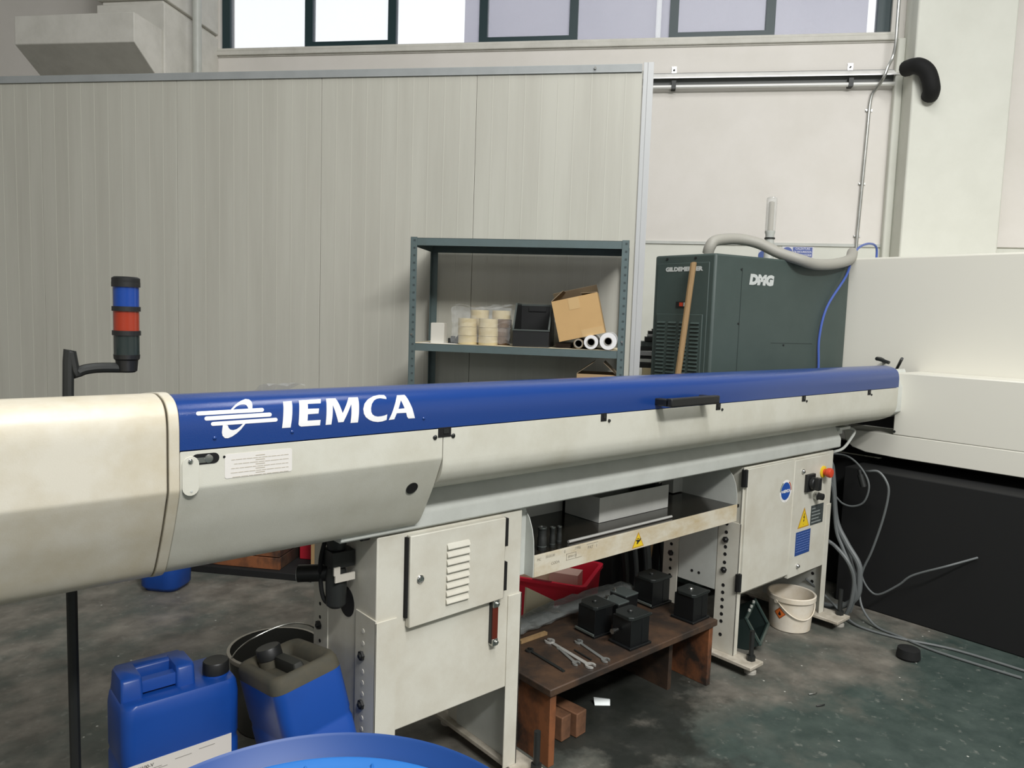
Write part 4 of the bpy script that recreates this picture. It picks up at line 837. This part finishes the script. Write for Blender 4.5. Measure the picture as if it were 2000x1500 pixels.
# black pumps / tool blocks
def block(x, y, w, d_, h, rz, lab, strip=False, top=True):
    t = thing('tool_block', (x, y, ZB), lab, 'metal block', 'black metal blocks on the bench')
    M_ = Matrix.Translation((x, y, 0)) @ Matrix.Rotation(rz, 4, 'Z'); B = mat('block_black', '#17191a', 0.35, 0.2)
    r = MB(); r.box((-w*0.55, -d_*0.55, ZB), (w*0.55, d_*0.55, ZB+0.010), M=M_); obj('base_plate', r, B, t, bev=0.002)
    r = MB(); r.box((-w*0.46, -d_*0.46, ZB+0.010), (w*0.46, d_*0.46, ZB+h-0.014), M=M_); r.box((w*0.10, -d_*0.475, ZB+0.012), (w*0.46, -d_*0.46, ZB+h-0.016), M=M_); obj('body', r, B, t, bev=0.002)
    c_ = 0.22; pl = [(-0.5+c_*0.6, -0.5), (0.5, -0.5), (0.5, 0.5-c_*0.3), (0.5-c_*0.3, 0.5), (-0.5+c_, 0.5), (-0.5, 0.5-c_), (-0.5, -0.5+c_*0.6)]
    r = MB(); X_ = (M_.to_3x3() @ XV); Y_ = (M_.to_3x3() @ YV); r.prism([(a*w, b*d_) for a, b in pl], Vector((x, y, ZB+h-0.014)), X_, Y_, ZV*0.014); obj('top_plate', r, mat('block_top', '#2a2e2d', 0.35, 0.3), t, bev=0.002)
    r = MB(); o_ = M_ @ Vector((-w*0.05, d_*0.0, ZB+h)); r.lathe([(0.011, 0), (0.011, 0.006), (0.008, 0.010), (0.003, 0.011)], o_, 14); obj('screw', r, STEEL if strip is None else DARK, t)
    r = MB(); o_ = M_ @ Vector((w*0.5, -d_*0.42, ZB+h-0.010)); r.cyl(o_, o_+X_*0.012, 0.006, n=10); obj('side_screw', r, DARK, t)
    if strip:
        r = MB(); r.box((-w*0.58, -d_*0.5, ZB+0.010), (-w*0.55+0.004, d_*0.5, ZB+0.018), M=M_); obj('edge_strip', r, mat('strip_steel', '#8f9a96', 0.3, 0.7), t)
    return t
block(2.298, 1.848, 0.118, 0.108, 0.130, -0.03, 'front black metal block on the bench, nearest the spanners')
block(2.262, 2.010, 0.108, 0.108, 0.128, -0.05, 'left black metal block with a bright strip at its foot', True)
block(2.722, 2.075, 0.130, 0.118, 0.130, -0.02, 'rear black metal block with a bright foot strip beside the right cabinet', True)
block(2.715, 1.852, 0.118, 0.108, 0.128, 0.03, 'rightmost black metal block at the end of the bench top', None)
def small(x, y, w, d_, h, lab):
    t = thing('small_block', (x, y, ZB), lab, 'metal block', 'black metal blocks on the bench'); r = MB(); r.box((x-w/2, y-d_/2, ZB), (x+w/2, y+d_/2, ZB+h)); obj('body', r, mat('block_black', '#17191a', 0.35, 0.2), t, bev=0.002)
    r = MB(); r.box((x-w/2, y-d_/2-0.003, ZB+h), (x+w/2, y+d_/2, ZB+h+0.008)); obj('lid', r, mat('block_top2', '#59615f', 0.35, 0.3), t, bev=0.002)
    r = MB(); r.lathe([(0.008, 0), (0.008, 0.012), (0.004, 0.014)], (x-w*0.35, y+d_*0.3, ZB+h+0.008), 12); obj('screw', r, STEEL, t)
small(2.408, 2.025, 0.07, 0.09, 0.092, 'left one of two small grey topped blocks in the middle of the bench')
small(2.498, 2.055, 0.085, 0.09, 0.098, 'right one of two small grey topped blocks in the middle of the bench')
r = MB(); r.box((2.185, 1.885, ZB), (2.197, 1.90, ZB+0.008)); r = MB(); r.cyl((2.215, 1.862, 0.366), (2.234, 1.862, 0.366), 0.008, n=10); r.cyl((2.2, 1.862, 0.366), (2.216, 1.862, 0.366), 0.011, n=6)
o = obj('side_fitting', r, STEEL, bpy.data.objects['tool_block'])
# spanners
def spanner(a, b, w, lab, ends=(1, 1), m=SPAN):
    a = Vector((a[0], a[1], ZB+0.001)); b = Vector((b[0], b[1], ZB+0.001)); L_ = (b-a).length; x = (b-a).normalized(); y = ZV.cross(x)
    r = MB(); r.prism([(w*1.2, -w*0.42), (L_-w*1.2, -w*0.5), (L_-w*1.2, w*0.5), (w*1.2, w*0.42)], a, x, y, ZV*0.005)
    t = obj('spanner', r, m, origin=tuple((a+b)/2), bev=0.0012); tag(t, lab, 'spanner', 'spanners on the bench')
    for k, (o_, dx, e) in enumerate(((a, -1, ends[0]), (b, 1, ends[1]))):
        X_ = x*dx; Y_ = y*dx; r = MB(); R_ = w*1.25
        if e == 1:   # open jaw
            aa = 0.42; out = [(R_*math.cos(q_), R_*math.sin(q_)) for q_ in [aa+0.25+(2*PI-2*aa)*i/18 for i in range(19)]]
            inn = [(R_*0.55*math.cos(q_), R_*0.55*math.sin(q_)) for q_ in [aa+0.35+0.25+(2*PI-2*aa-0.7)*i/10 for i in range(11)]]
            r.prism(out+inn[::-1], o_, X_, Y_, ZV*0.007)
        elif e == 2: # ring
            r.lathe([(R_, 0), (R_, 0.009), (R_*0.62, 0.009), (R_*0.62, 0)], o_, 20, ring=True)
        else: r.cyl(o_-X_*w*1.3, o_-X_*0.0, w*0.5, n=10)
        if e: obj('jaw' if e == 1 else 'ring_end', r, m, t)
        else: obj('tip', r, m, t)
spanner((1.915, 2.035), (1.902, 1.830), 0.013, 'dark spanner nearest the front left corner of the bench', (1, 0), DARK)
spanner((2.035, 2.045), (2.012, 1.800), 0.017, 'longest bright spanner with a ring end pointing to the front', (1, 1))
spanner((2.022, 1.985), (1.982, 1.845), 0.013, 'short spanner half under the longest bright one', (0, 1), mat('spanner_grey', '#a3a6a3', 0.3, 0.6))
spanner((2.126, 1.970), (2.092, 1.795), 0.014, 'grey spanner closest to the front black metal block', (1, 1), mat('spanner_grey', '#a3a6a3', 0.3, 0.6))
r = MB(); r.cyl((2.06, 1.93, ZB+0.004), (2.05, 1.83, ZB+0.004), 0.003, n=8); o = obj('thin_pin', r, DARK); tag(o, 'thin dark pin lying between the two right spanners', 'pin')
r = MB(); r.box((1.93, 2.10, ZB), (2.075, 2.118, ZB+0.012)); o = obj('wood_batten', r, WOODL); tag(o, 'thin pale wooden batten lying at the left back of the bench', 'batten')
# crumpled clear tube of film on the bench
rnd = random.Random(5); R = []
for i in range(27):
    k = i/26; cx = 1.955+0.735*k; cy = 2.178+0.045*math.sin(PI*k); w = 0.060*(0.6+0.4*math.sin(PI*min(1, k*1.15+0.06))); h = 0.040+0.026*k**2-0.02*max(0, k-0.9)*10
    R.append([(cx+rnd.uniform(-.006, .006), cy+w*math.cos(2*PI*j/12)*(1+rnd.uniform(-.2, .2)), max(ZB+0.001, ZB+h*0.62+h*0.62*math.sin(2*PI*j/12)*(1+rnd.uniform(-.3, .3)))) for j in range(12)])
r = MB(); r.rings(R); o = obj('plastic_bag', r, FILMD, flat=True); tag(o, 'crumpled dusty clear plastic film lying along the back of the bench', 'plastic film')
# ---- red crate with cartons behind the bench
ax = Vector((0.50, -0.866, 0)).normalized()
A_, B_, C_ = Vector((2.375, 2.59, 0)), Vector((2.53, 2.315, 0)), Vector((2.88, 2.51, 0))
ex = (A_-B_).normalized()*0.44; ey = (C_-B_); cc = B_+ex*0.5+ey*0.5; ux = ex.normalized(); uy = ey.normalized()
CR_ = thing('red_crate', cc, 'red plastic crate holding cartons on the floor behind the bench', 'crate')
def cring(hx, hy, z, rad=0.03):
    return [cc+ux*p[0]+uy*p[1]+ZV*z for p in rrect(2*hx, 2*hy, rad)]
HX, HY = 0.22, ey.length/2
r = MB(); r.rings([cring(HX*0.86, HY*0.86, 0.003), cring(HX*0.95, HY*0.95, 0.30), cring(HX*0.95, HY*0.95, 0.318), cring(HX, HY, 0.318), cring(HX, HY, 0.334), cring(HX*0.91, HY*0.91, 0.334), cring(HX*0.82, HY*0.82, 0.012)]); obj('body', r, RED, CR_, ang=50)
e1 = B_+(C_-B_)*0.5; 
for sgn in (1, -1):
    hc = cc+ux*0.0+uy*(HY*0.955*sgn)+ZV*0.334; r = MB(); r.prism(rrect(0.10, 0.018, 0.008), hc, ux, uy, ZV*0.0012); obj('grip_slot', r, mat('crate_slot', '#7a1c26', 0.6), CR_)
def carton(c_, wx, wy, z0, h, m, name, lab, cat='box'):
    r = MB(); P_ = [c_+ux*a*wx+uy*b*wy+ZV*z0 for a, b in ((-.5, -.5), (.5, -.5), (.5, .5), (-.5, .5))]; r.hexa(P_, [p+ZV*h for p in P_]); o = obj(name, r, m); tag(o, lab, cat)
carton(cc-ux*0.055+uy*0.05, 0.15, 0.10, 0.014, 0.300, PINKC, 'pink_carton', 'pale pink carton standing inside the red crate')
carton(cc+ux*0.085-uy*0.03, 0.10, 0.18, 0.014, 0.314, CREAMP, 'cream_carton', 'cream carton at the left side inside the red crate')
r = MB(); Q = [(2.13, 2.315, 0.0), (2.335, 2.320, 0.0), (2.335, 2.328, 0.315), (2.16, 2.325, 0.415)]; r.hexa([Vector(q_) for q_ in Q], [Vector(q_)+Vector((-0.002, 0.010, 0)) for q_ in Q]); o = obj('cream_card', r, CREAMP); tag(o, 'cream cardboard sheet standing in front of the left side of the red crate', 'cardboard')
# ---- black box added to fill the dark space behind, with hoses
t = thing('shade_box', (3.2, 2.63, 0), 'black box added to darken the space behind the feeder', 'tank'); r = MB(); r.box((3.0, 2.56, 0.0), (3.42, 2.70, 0.78)); obj('body', r, RUBBER, t, bev=0.01)
for i, x in enumerate((3.03, 3.12, 3.22, 3.35)):
    r = MB(); r.tube([(x, 2.55, 0.62), (x+0.01, 2.52, 0.40), (x+0.03, 2.51, 0.2), (x+0.02, 2.53, 0.05)], 0.014 if i % 2 else 0.022, n=8); obj('hose', r, CABG if i in (1, 2) else DARK, t)

# ================================================================== under the right cabinet
bk = thing('bucket', (3.685, 1.885, 0), 'small white plastic bucket with a hazard label under the right cabinet', 'bucket')
bc = (3.685, 1.885, 0); r = MB(); r.lathe([(0.100, 0.001), (0.104, 0.004), (0.116, 0.158), (0.122, 0.160), (0.125, 0.164), (0.125, 0.186), (0.120, 0.190), (0.114, 0.186), (0.102, 0.010), (0.0, 0.009)], bc, 40, cap0=True, cap1=False); obj('body', r, BUCKW, bk)
r = MB(); r.tube([(bc[0]+0.119*math.cos(q_), bc[1]+0.119*math.sin(q_), 0.165-0.085*math.sin((q_+3.3)/2.5*PI)) for q_ in [-3.3+2.5*i/12 for i in range(13)]], 0.0032, n=8, sub=2); obj('handle', r, BUCKW, bk)
r = MB(); r.cyl((bc[0]+0.115*math.cos(-3.3), bc[1]+0.115*math.sin(-3.3), 0.160), (bc[0]+0.127*math.cos(-3.3), bc[1]+0.127*math.sin(-3.3), 0.160), 0.010, n=12); obj('handle_lug', r, BUCKW, bk)
def on_bucket(a, z, off=0.0008):
    R_ = 0.104+(z-0.004)/0.154*0.012+off; return Vector((bc[0]+R_*math.cos(a), bc[1]+R_*math.sin(a), z))
def bsticker(k, m, name, off):
    n_ = 8; a0 = -3.15; r = MB(); vs = []; 
    for i in range(n_+1):
        x = -k+2*k*i/n_; hh = k-abs(x); vs += [on_bucket(a0+x/0.11, 0.098+hh, off), on_bucket(a0+x/0.11, 0.098-hh, off)]
    r.add(vs, [(2*i, 2*i+1, 2*i+3, 2*i+2) for i in range(n_)]); return obj(name, r, m, bk)
bsticker(0.032, mat('sticker_rust', '#9a4a22', 0.5), 'hazard_label', 0.0008); bsticker(0.026, ORANGE, 'label_field', 0.0012)
r = MB(); a0 = -3.15; fl_ = [(0, 0.014), (0.006, 0.002), (0.008, -0.006), (0.004, -0.012), (-0.004, -0.012), (-0.008, -0.005), (-0.004, 0.002)]
r.add([on_bucket(a0+p[0]/0.11, 0.098+p[1], 0.0016) for p in fl_], [tuple(range(len(fl_)))]); obj('flame_mark', r, INK, bk)
# dark green bin lying on its side
db = thing('parts_bin', (3.32, 1.97, 0), 'dark green plastic bin lying tilted on its side beside the bucket', 'bin')
Mb = Matrix.Translation((3.335, 1.985, 0.042)) @ Matrix.Rotation(math.radians(22), 4, 'Z') @ Matrix.Rotation(math.radians(58), 4, 'X')
bw, bd_, bh, q = 0.145, 0.072, 0.11, 0.005
DG = mat('bin_green_black', '#1b2725', 0.4)
r = MB(); r.box((-bw, -bd_, 0), (bw, bd_, q), M=Mb); r.box((-bw, -bd_, q), (bw, -bd_+q, bh), M=Mb); r.box((-bw, bd_-q, q), (bw, bd_, bh), M=Mb); r.box((-bw, -bd_+q, q), (-bw+q, bd_-q, bh), M=Mb); r.box((bw-q, -bd_+q, q), (bw, bd_-q, bh), M=Mb); obj('body', r, DG, db)
r = MB(); e_ = 0.012
for a, b in (((-bw-0.004, -bd_-0.004), (bw+0.004, -bd_+e_)), ((-bw-0.004, bd_-e_), (bw+0.004, bd_+0.004)), ((-bw-0.004, -bd_+e_), (-bw+e_, bd_-e_)), ((bw-e_, -bd_+e_), (bw+0.004, bd_-e_))): r.box((a[0], a[1], bh-0.002), (b[0], b[1], bh+0.010), M=Mb)
obj('rim', r, mat('bin_rim', '#33433f', 0.35), db, bev=0.002)
for x in (-0.06, 0.0, 0.07):
    r = MB(); r.cyl(Mb @ Vector((x, bd_+0.002, bh+0.008)), Mb @ Vector((x, bd_+0.010, bh+0.016)), 0.007, n=8); obj('clip', r, GREYWH, db)
r = MB(); r.box((-0.10, -bd_+0.01, q+0.001), (0.08, -bd_+0.05, q+0.03), M=Mb); obj('metal_scrap', r, STEEL, db)

# ================================================================== cables at the right end
def cable(path, R_, m, lab, n=8):
    r = MB(); r.tube(path, R_, n=n); o = obj('cable', r, m); tag(o, lab, 'cable', None); return o
cable([(3.90, 1.89, 0.93), (4.0, 1.875, 0.86), (4.02, 1.864, 0.772), (4.02, 1.83, 0.548), (4.02, 1.764, 0.431), (4.02, 1.692, 0.336), (4.02, 1.678, 0.261), (4.02, 1.687, 0.144), (4.02, 1.785, 0.059), (4.05, 1.95, 0.03)], 0.016, CABG, 'thickest grey conduit hose curving down beside the right cabinet', 10)
cable([(3.90, 1.875, 0.80), (4.0, 1.852, 0.724), (4.0, 1.817, 0.501), (4.0, 1.774, 0.405), (4.0, 1.729, 0.321), (4.0, 1.70, 0.24), (4.01, 1.69, 0.16), (4.03, 1.72, 0.05)], 0.010, CABG, 'grey cable just left of the thickest hose at the right cabinet')
cable([(3.89, 1.86, 0.46), (3.96, 1.832, 0.429), (3.96, 1.782, 0.402), (3.96, 1.717, 0.341), (3.98, 1.69, 0.25), (3.99, 1.70, 0.12), (4.0, 1.73, 0.03)], 0.011, CABG, 'grey cable leaving low on the right cabinet and joining the bundle')
cable([(3.90, 1.90, 0.70), (4.05, 1.86, 0.60), (4.06, 1.85, 0.546), (4.06, 1.806, 0.458), (4.06, 1.77, 0.378), (4.06, 1.741, 0.305), (4.06, 1.71, 0.2), (4.07, 1.74, 0.04)], 0.009, CABG, 'thin grey cable just right of the thickest hose at the right cabinet')
lc_ = cable([(3.91, 1.92, 0.91), (4.12, 1.907, 0.893), (4.12, 1.821, 0.884), (4.12, 1.747, 0.826), (4.12, 1.707, 0.746), (4.12, 1.726, 0.654), (4.12, 1.784, 0.615), (4.12, 1.846, 0.619), (4.11, 1.90, 0.66), (3.91, 1.93, 0.72)], 0.0055, CABG, 'thin cable hanging in a round loop with a plug beside the right cabinet')
r = MB(); r.cyl((4.12, 1.758, 0.80), (4.12, 1.735, 0.735), 0.017, n=12); r.cyl((4.12, 1.766, 0.826), (4.12, 1.758, 0.80), 0.011, n=12); obj('plug', r, DARK, lc_)
cable([(4.20, 1.78, 0.80), (4.12, 1.717, 0.825), (4.12, 1.664, 0.833), (4.12, 1.619, 0.789), (4.12, 1.602, 0.724), (4.12, 1.62, 0.581), (4.12, 1.664, 0.395), (4.12, 1.706, 0.267), (4.11, 1.711, 0.158), (4.08, 1.674, 0.07), (4.04, 1.58, 0.012), (4.016, 1.454, 0.008), (3.98, 1.25, 0.008), (4.0, 0.9, 0.008)], 0.0065, CABG, 'long thin cable sweeping from the lathe base down to the floor')
cable([(4.16, 1.74, 0.30), (4.14, 1.711, 0.217), (4.14, 1.664, 0.159), (4.14, 1.613, 0.157), (4.14, 1.52, 0.238), (4.14, 1.454, 0.31), (4.16, 1.3, 0.40), (4.27, 1.2, 0.45)], 0.0055, CABG, 'thin cable sagging low in front of the black lathe base')
cable([(3.86, 1.90, 0.22), (3.905, 1.82, 0.15), (3.988, 1.798, 0.08), (4.01, 1.743, 0.03), (3.97, 1.64, 0.009), (3.99, 1.45, 0.008), (4.08, 1.2, 0.008), (4.1, 0.8, 0.008)], 0.0065, CABG, 'cable running along the floor from behind the right foot plate')
cable([(4.05, 1.88, 1.055), (4.1, 1.803, 1.045), (4.05, 1.798, 0.994), (4.0, 1.812, 0.948), (3.95, 1.84, 0.93), (3.90, 1.87, 0.92)], 0.0075, GREYWH, 'pale cable dropping from the beam bracket to the right cabinet')
r = MB(); r.lathe([(0.05, 0.001), (0.055, 0.01), (0.05, 0.05), (0.03, 0.055)], (3.80, 1.325, 0), 20); o = obj('rubber_foot', r, RUBBER); tag(o, 'black rubber foot on the floor at the right edge', 'foot')

# ================================================================== left foreground
PL = thing('pallet', (0.72, 2.1, 0), 'low wooden pallet under the blue canisters', 'pallet')
for y in (1.90, 2.10, 2.32):
    r = MB(); r.box((0.47, y-0.035, 0.0), (1.035, y+0.035, 0.095)); obj('runner', r, WOODL, PL)
for k in range(6):
    x = 0.47+k*0.094; r = MB(); r.box((x, 1.86, 0.0955), (x+0.085, 2.36, 0.116)); obj('board', r, WOODL, PL, bev=0.002)
def canister(L_, W_, hb, H_, body_m, cap_m, top_m, Mx, name, label, capx, handle, sunk=False, ch=0.036):
    t = thing(name, Mx @ Vector((0, 0, 0)), label, 'canister')
    def rg(sx, sy, z, rad): return [Mx @ Vector((p[0], p[1], z)) for p in rrect(L_*sx, W_*sy, rad)]
    r = MB()
    R = [rg(.92, .90, 0.002, .03), rg(1, 1, 0.02, .035), rg(1, 1, hb*0.52, .035), rg(.985, .98, hb*0.54, .035), rg(.985, .98, hb*0.57, .035), rg(1, 1, hb*0.59, .035), rg(1, 1, hb-0.042, .035)]
    if not sunk: r.rings(R+[rg(.975, .965, hb-0.012, .035), rg(.93, .90, hb, .03)]); obj('body', r, body_m, t, ang=60)
    else:
        r.rings(R); obj('body', r, body_m, t, ang=60)
        r = MB(); r.rings([rg(1.003, 1.003, hb-0.044, .035), rg(.985, .98, hb-0.016, .036), rg(.94, .92, hb-0.002, .034), rg(.86, .80, hb, .03), rg(.76, .62, hb-0.010, .025), rg(.70, .52, hb-0.034, .02)], cap0=False); obj('dirty_top', r, top_m, t, ang=60)
    x0, x1, hw = handle; z0, z1 = (hb-0.036 if sunk else hb-0.004), H_
    def bx(r, a, b, rad=.010):
        cx, cy = (a[0]+b[0])/2, (a[1]+b[1])/2; w, d_ = b[0]-a[0], b[1]-a[1]
        r.rings([[Mx @ Vector((p[0]+cx, p[1]+cy, a[2])) for p in rrect(w*1.06, d_*1.1, rad)], [Mx @ Vector((p[0]+cx, p[1]+cy, b[2]-0.008)) for p in rrect(w, d_, rad)], [Mx @ Vector((p[0]+cx, p[1]+cy, b[2])) for p in rrect(w*0.94, d_*0.84, rad*0.8)]])
    if sunk:
        r = MB(); bx(r, (x0, -hw, z0), (x1, hw, z1), .008); obj('handle', r, mat('handle_dirt', '#23241f', 0.7), t, ang=60)
    else:
        r = MB(); bx(r, (x0-0.055, -hw*1.5, z0), (x0, hw*2.2, z1-0.004)); bx(r, (x1, -hw*1.5, z0), (x1+0.05, hw*2.2, z1-0.004)); bx(r, (x0-0.05, hw*0.9, z0), (x1+0.045, hw*2.6, z1-0.005)); obj('handle_ridge', r, top_m, t, ang=60)
        r = MB(); bx(r, (x0-0.02, -hw*1.2, z0+0.012), (x1+0.02, -hw*0.1, z1-0.022), .008); obj('handle', r, top_m, t, ang=60)
    zb = hb-0.036 if sunk else hb-0.01; zc = hb-0.012 if sunk else hb+0.004
    r = MB(); r.rings([[Mx @ Vector((capx[0]+q_[0], capx[1]+q_[1], z)) for q_ in circ(R_, 24)] for R_, z in ((0.038, zb), (0.036, zc+0.002))]); obj('neck', r, top_m, t)
    r = MB(); R2 = []
    for R_, z in ((0.036, 0.0), (0.0375, 0.002), (0.0365, ch-0.004), (0.034, ch), (0.030, ch-0.0005)):
        k = 0.02 if 0.001 < z < ch-0.003 else 0
        R2.append([Mx @ Vector((capx[0]+R_*(1+k*(i % 2))*math.cos(2*PI*i/40), capx[1]+R_*(1+k*(i % 2))*math.sin(2*PI*i/40), zc+z)) for i in range(40)])
    r.rings(R2); obj('screw_cap', r, cap_m, t)
    return t
J1x, J1y, JB = 0.638, 2.185, 0.1165
M1 = Matrix.Translation((J1x, J1y, JB))
j1 = canister(0.32, 0.20, 0.398, 0.460, BLUEP, BLACK, BLUEP, M1, 'blue_canister', 'clean blue canister with a white paper label beside the drum', (0.112, -0.025), (-0.095, -0.005, 0.030))
yf = J1y-0.1005
r = MB(); r.box((0.484, yf-0.0008, JB+0.06), (0.768, yf+0.0006, JB+0.238)); lb = obj('paper_label', r, mat('label_paper', '#d6d2cc', 0.5), j1)
r = MB(); text_mb(r, 'ARM/100-V', (0.4905, yf-0.0008, JB+0.2195), XV, ZV, -YV, 0.0135, 0.0004, 0.0003, width=0.064); obj('lettering', r, mat('label_ink', '#55534f', 0.6), lb)
r = MB(); rb = random.Random(3); x = 0.497
while x < 0.548:
    w = rb.choice((0.0008, 0.0014, 0.0024, 0.003)); r.box((x, yf-0.0012, JB+0.186), (x+w, yf-0.0009, JB+0.203)); x += w+rb.choice((0.0009, 0.0016, 0.0022))
for a, b, z in ((0.4905, 0.575, 0.2125), (0.4905, 0.59, 0.2075), (0.494, 0.53, 0.178), (0.61, 0.655, 0.217), (0.675, 0.72, 0.222), (0.49, 0.52, 0.172), (0.55, 0.60, 0.182)): r.box((a, yf-0.0012, JB+z), (b, yf-0.0009, JB+z+0.0018))
obj('barcode_lines', r, mat('label_lines', '#8e8b85', 0.6), lb)['kind'] = 'stuff'
M2 = Matrix.Translation((0.905, 2.022, 0.570)) @ Matrix.Rotation(-0.2667, 4, NV) @ Matrix.Rotation(PI/2, 4, 'Z') @ Matrix.Translation((0, 0, -0.412))
j2 = canister(0.305, 0.212, 0.412, 0.412, BLUEP, BLACK, BLUEDIRTY, M2, 'blue_canister', 'blue canister with a filthy brown top leaning between its neighbour and the cabinet', (0.092, 0.012), (-0.095, 0.05, 0.016), True)
# dark pail behind
pb_ = thing('dark_pail', (1.15, 2.66, 0), 'dark oily pail with a wire handle behind the dirty canister', 'bucket'); r = MB()
r.lathe([(0.135, 0.001), (0.14, 0.006), (0.168, 0.285), (0.176, 0.288), (0.176, 0.300), (0.166, 0.302), (0.137, 0.02), (0.0, 0.018)], (1.15, 2.66, 0), 40, cap1=False); obj('body', r, mat('pail_dark', '#33332f', 0.5), pb_)
r = MB(); r.lathe([(0.1765, 0.288), (0.1775, 0.292), (0.1775, 0.299), (0.1765, 0.303), (0.165, 0.3035)], (1.15, 2.66, 0), 40, cap0=False, cap1=False); obj('rim', r, mat('pail_rim', '#8a857a', 0.5), pb_)
r = MB(); r.tube([(0.975, 2.66, 0.295), (1.0, 2.64, 0.34), (1.045, 2.62, 0.375), (1.137, 2.615, 0.397), (1.22, 2.62, 0.39), (1.291, 2.63, 0.353), (1.326, 2.66, 0.295)], 0.0028, n=8, sub=4); obj('wire_handle', r, STEEL, pb_)
# ---- big blue drum in the foreground
dc = (0.353, 0.724, 0.0); DR = thing('blue_drum', dc, 'large blue plastic drum with a lid coloured lighter for top light in the foreground', 'drum')
r = MB(); r.lathe([(0.26, 0.0), (0.275, 0.01), (0.282, 0.06), (0.285, 0.30), (0.288, 0.31), (0.288, 0.33), (0.285, 0.34), (0.285, 0.62), (0.288, 0.63), (0.288, 0.65), (0.285, 0.66), (0.284, 0.86), (0.276, 0.90), (0.276, 0.93)], dc, 64); obj('body', r, DRUM_SHADED, DR)
r = MB(); r.lathe([(0.272, 0.905), (0.293, 0.907), (0.2975, 0.914), (0.2975, 0.930), (0.294, 0.955), (0.2925, 0.964), (0.289, 0.967), (0.2855, 0.964), (0.279, 0.936), (0.272, 0.932)], dc, 96, ring=True); obj('rim', r, DRUM_SHADED, DR, ang=50)
r = MB(); r.lathe([(0.274, 0.925), (0.274, 0.9375), (0.268, 0.9385), (0.262, 0.934), (0.15, 0.936), (0.0, 0.937)], dc, 96, cap1=False); lid = obj('lid', r, DRUM_LIT, DR, ang=50)
for a in (0.35, 0.35+PI):
    r = MB(); x, y = dc[0]+0.19*math.cos(a), dc[1]+0.19*math.sin(a); r.lathe([(0.045, 0.93), (0.045, 0.946), (0.036, 0.95), (0.036, 0.944), (0.01, 0.944)], (x, y, 0), 28); obj('bung', r, DRUM_LIT, lid)
rl = random.Random(8)
r = MB()
for i in range(7):
    a = 0.4+i*0.32+rl.uniform(-.1, .1); R_ = 0.258-rl.random()*0.02; x, y = dc[0]+R_*math.cos(a), dc[1]+R_*math.sin(a); r.lathe([(0.003+0.002*rl.random(), 0.934), (0.0015, 0.9395)], (x, y, 0), 8)
obj('lid_nibs', r, DRUM_LIT, lid)['kind'] = 'stuff'

# ================================================================== on the floor behind, seen under the tube
t = thing('blue_tub', (1.22, 4.36, 0), 'blue plastic container on the floor seen under the left end of the tube', 'container'); r = MB()
def rr3(w, d_, z, rad): return [Vector((1.24, 4.37, 0))+WV*p[0]+NV*p[1]+ZV*z for p in rrect(w, d_, rad)]
r.rings([rr3(.19, .16, 0.002, .05), rr3(.235, .21, .03, .07), rr3(.25, .23, .34, .07), rr3(.22, .2, .37, .07)]); obj('body', r, BLUEP, t, ang=60)
r = MB(); r.cyl((1.22, 4.36, 0.37), (1.22, 4.36, 0.40), 0.035, n=20); obj('cap', r, BLACK, t)
t = MB(); wbox(t, -2.70, -1.79, 4.02, 4.50, 0.0, 0.042); o = obj('floor_sheet', t, RUBBER, bev=0.003); tag(o, 'flat black platform on the floor against the partition', 'platform')
t = thing('wooden_crate', wp(-2.28, 4.22, 0.0425), 'stained wooden crate standing on the black platform', 'crate')
for k in range(3):
    r = MB(); wbox(r, -2.56, -2.008, 4.055, 4.075, 0.044+k*0.078, 0.116+k*0.078); obj('plank', r, WOODO, t, bev=0.002)
    r = MB(); wbox(r, -2.028, -2.008, 4.0755, 4.40, 0.044+k*0.078, 0.116+k*0.078); obj('plank', r, WOODB, t, bev=0.002)
r = MB(); wbox(r, -2.56, -2.0285, 4.0755, 4.40, 0.044, 0.27); obj('contents', r, WOODB, t)
t = MB(); wbox(t, -1.985, -1.80, 4.28, 4.46, 0.043, 0.30); o = obj('red_box', t, mat('red_box', '#b02030', 0.5), bev=0.004); tag(o, 'red box beside the wooden crate under the tube', 'box')
t = MB(); wbox(t, -1.83, -1.80, 4.10, 4.18, 0.043, 0.55); o = obj('wood_post', t, WOODL, bev=0.002); tag(o, 'upright pale wood post beside the red box under the tube', 'post')
t = MB(); A = [Vector((2.235, 1.965, 0.001)), Vector((2.285, 1.925, 0.001)), Vector((2.295, 1.935, 0.02)), Vector((2.243, 1.98, 0.026))]; t.hexa(A, [p+Vector((0.001, 0.003, 0.002)) for p in A]); o = obj('foil_scrap', t, mat('foil_dull', '#8d9190', 0.4, 0.4)); tag(o, 'bright strip of foil on the floor under the bench', 'scrap')
for x, y, lab in ((3.05, 1.45, 'pale chip of swarf on the green floor, nearest the bucket'), (2.98, 1.38, 'dark bent chip of swarf on the green floor')):
    t = MB(); t.tube([(x, y, 0.004), (x+0.02, y-0.012, 0.006), (x+0.04, y-0.015, 0.004)], 0.003, n=6); o = obj('swarf_chip', t, STEEL if 'pale' in lab else DARK); tag(o, lab, 'scrap', 'swarf chips on the floor')
bpy.context.view_layer.update()
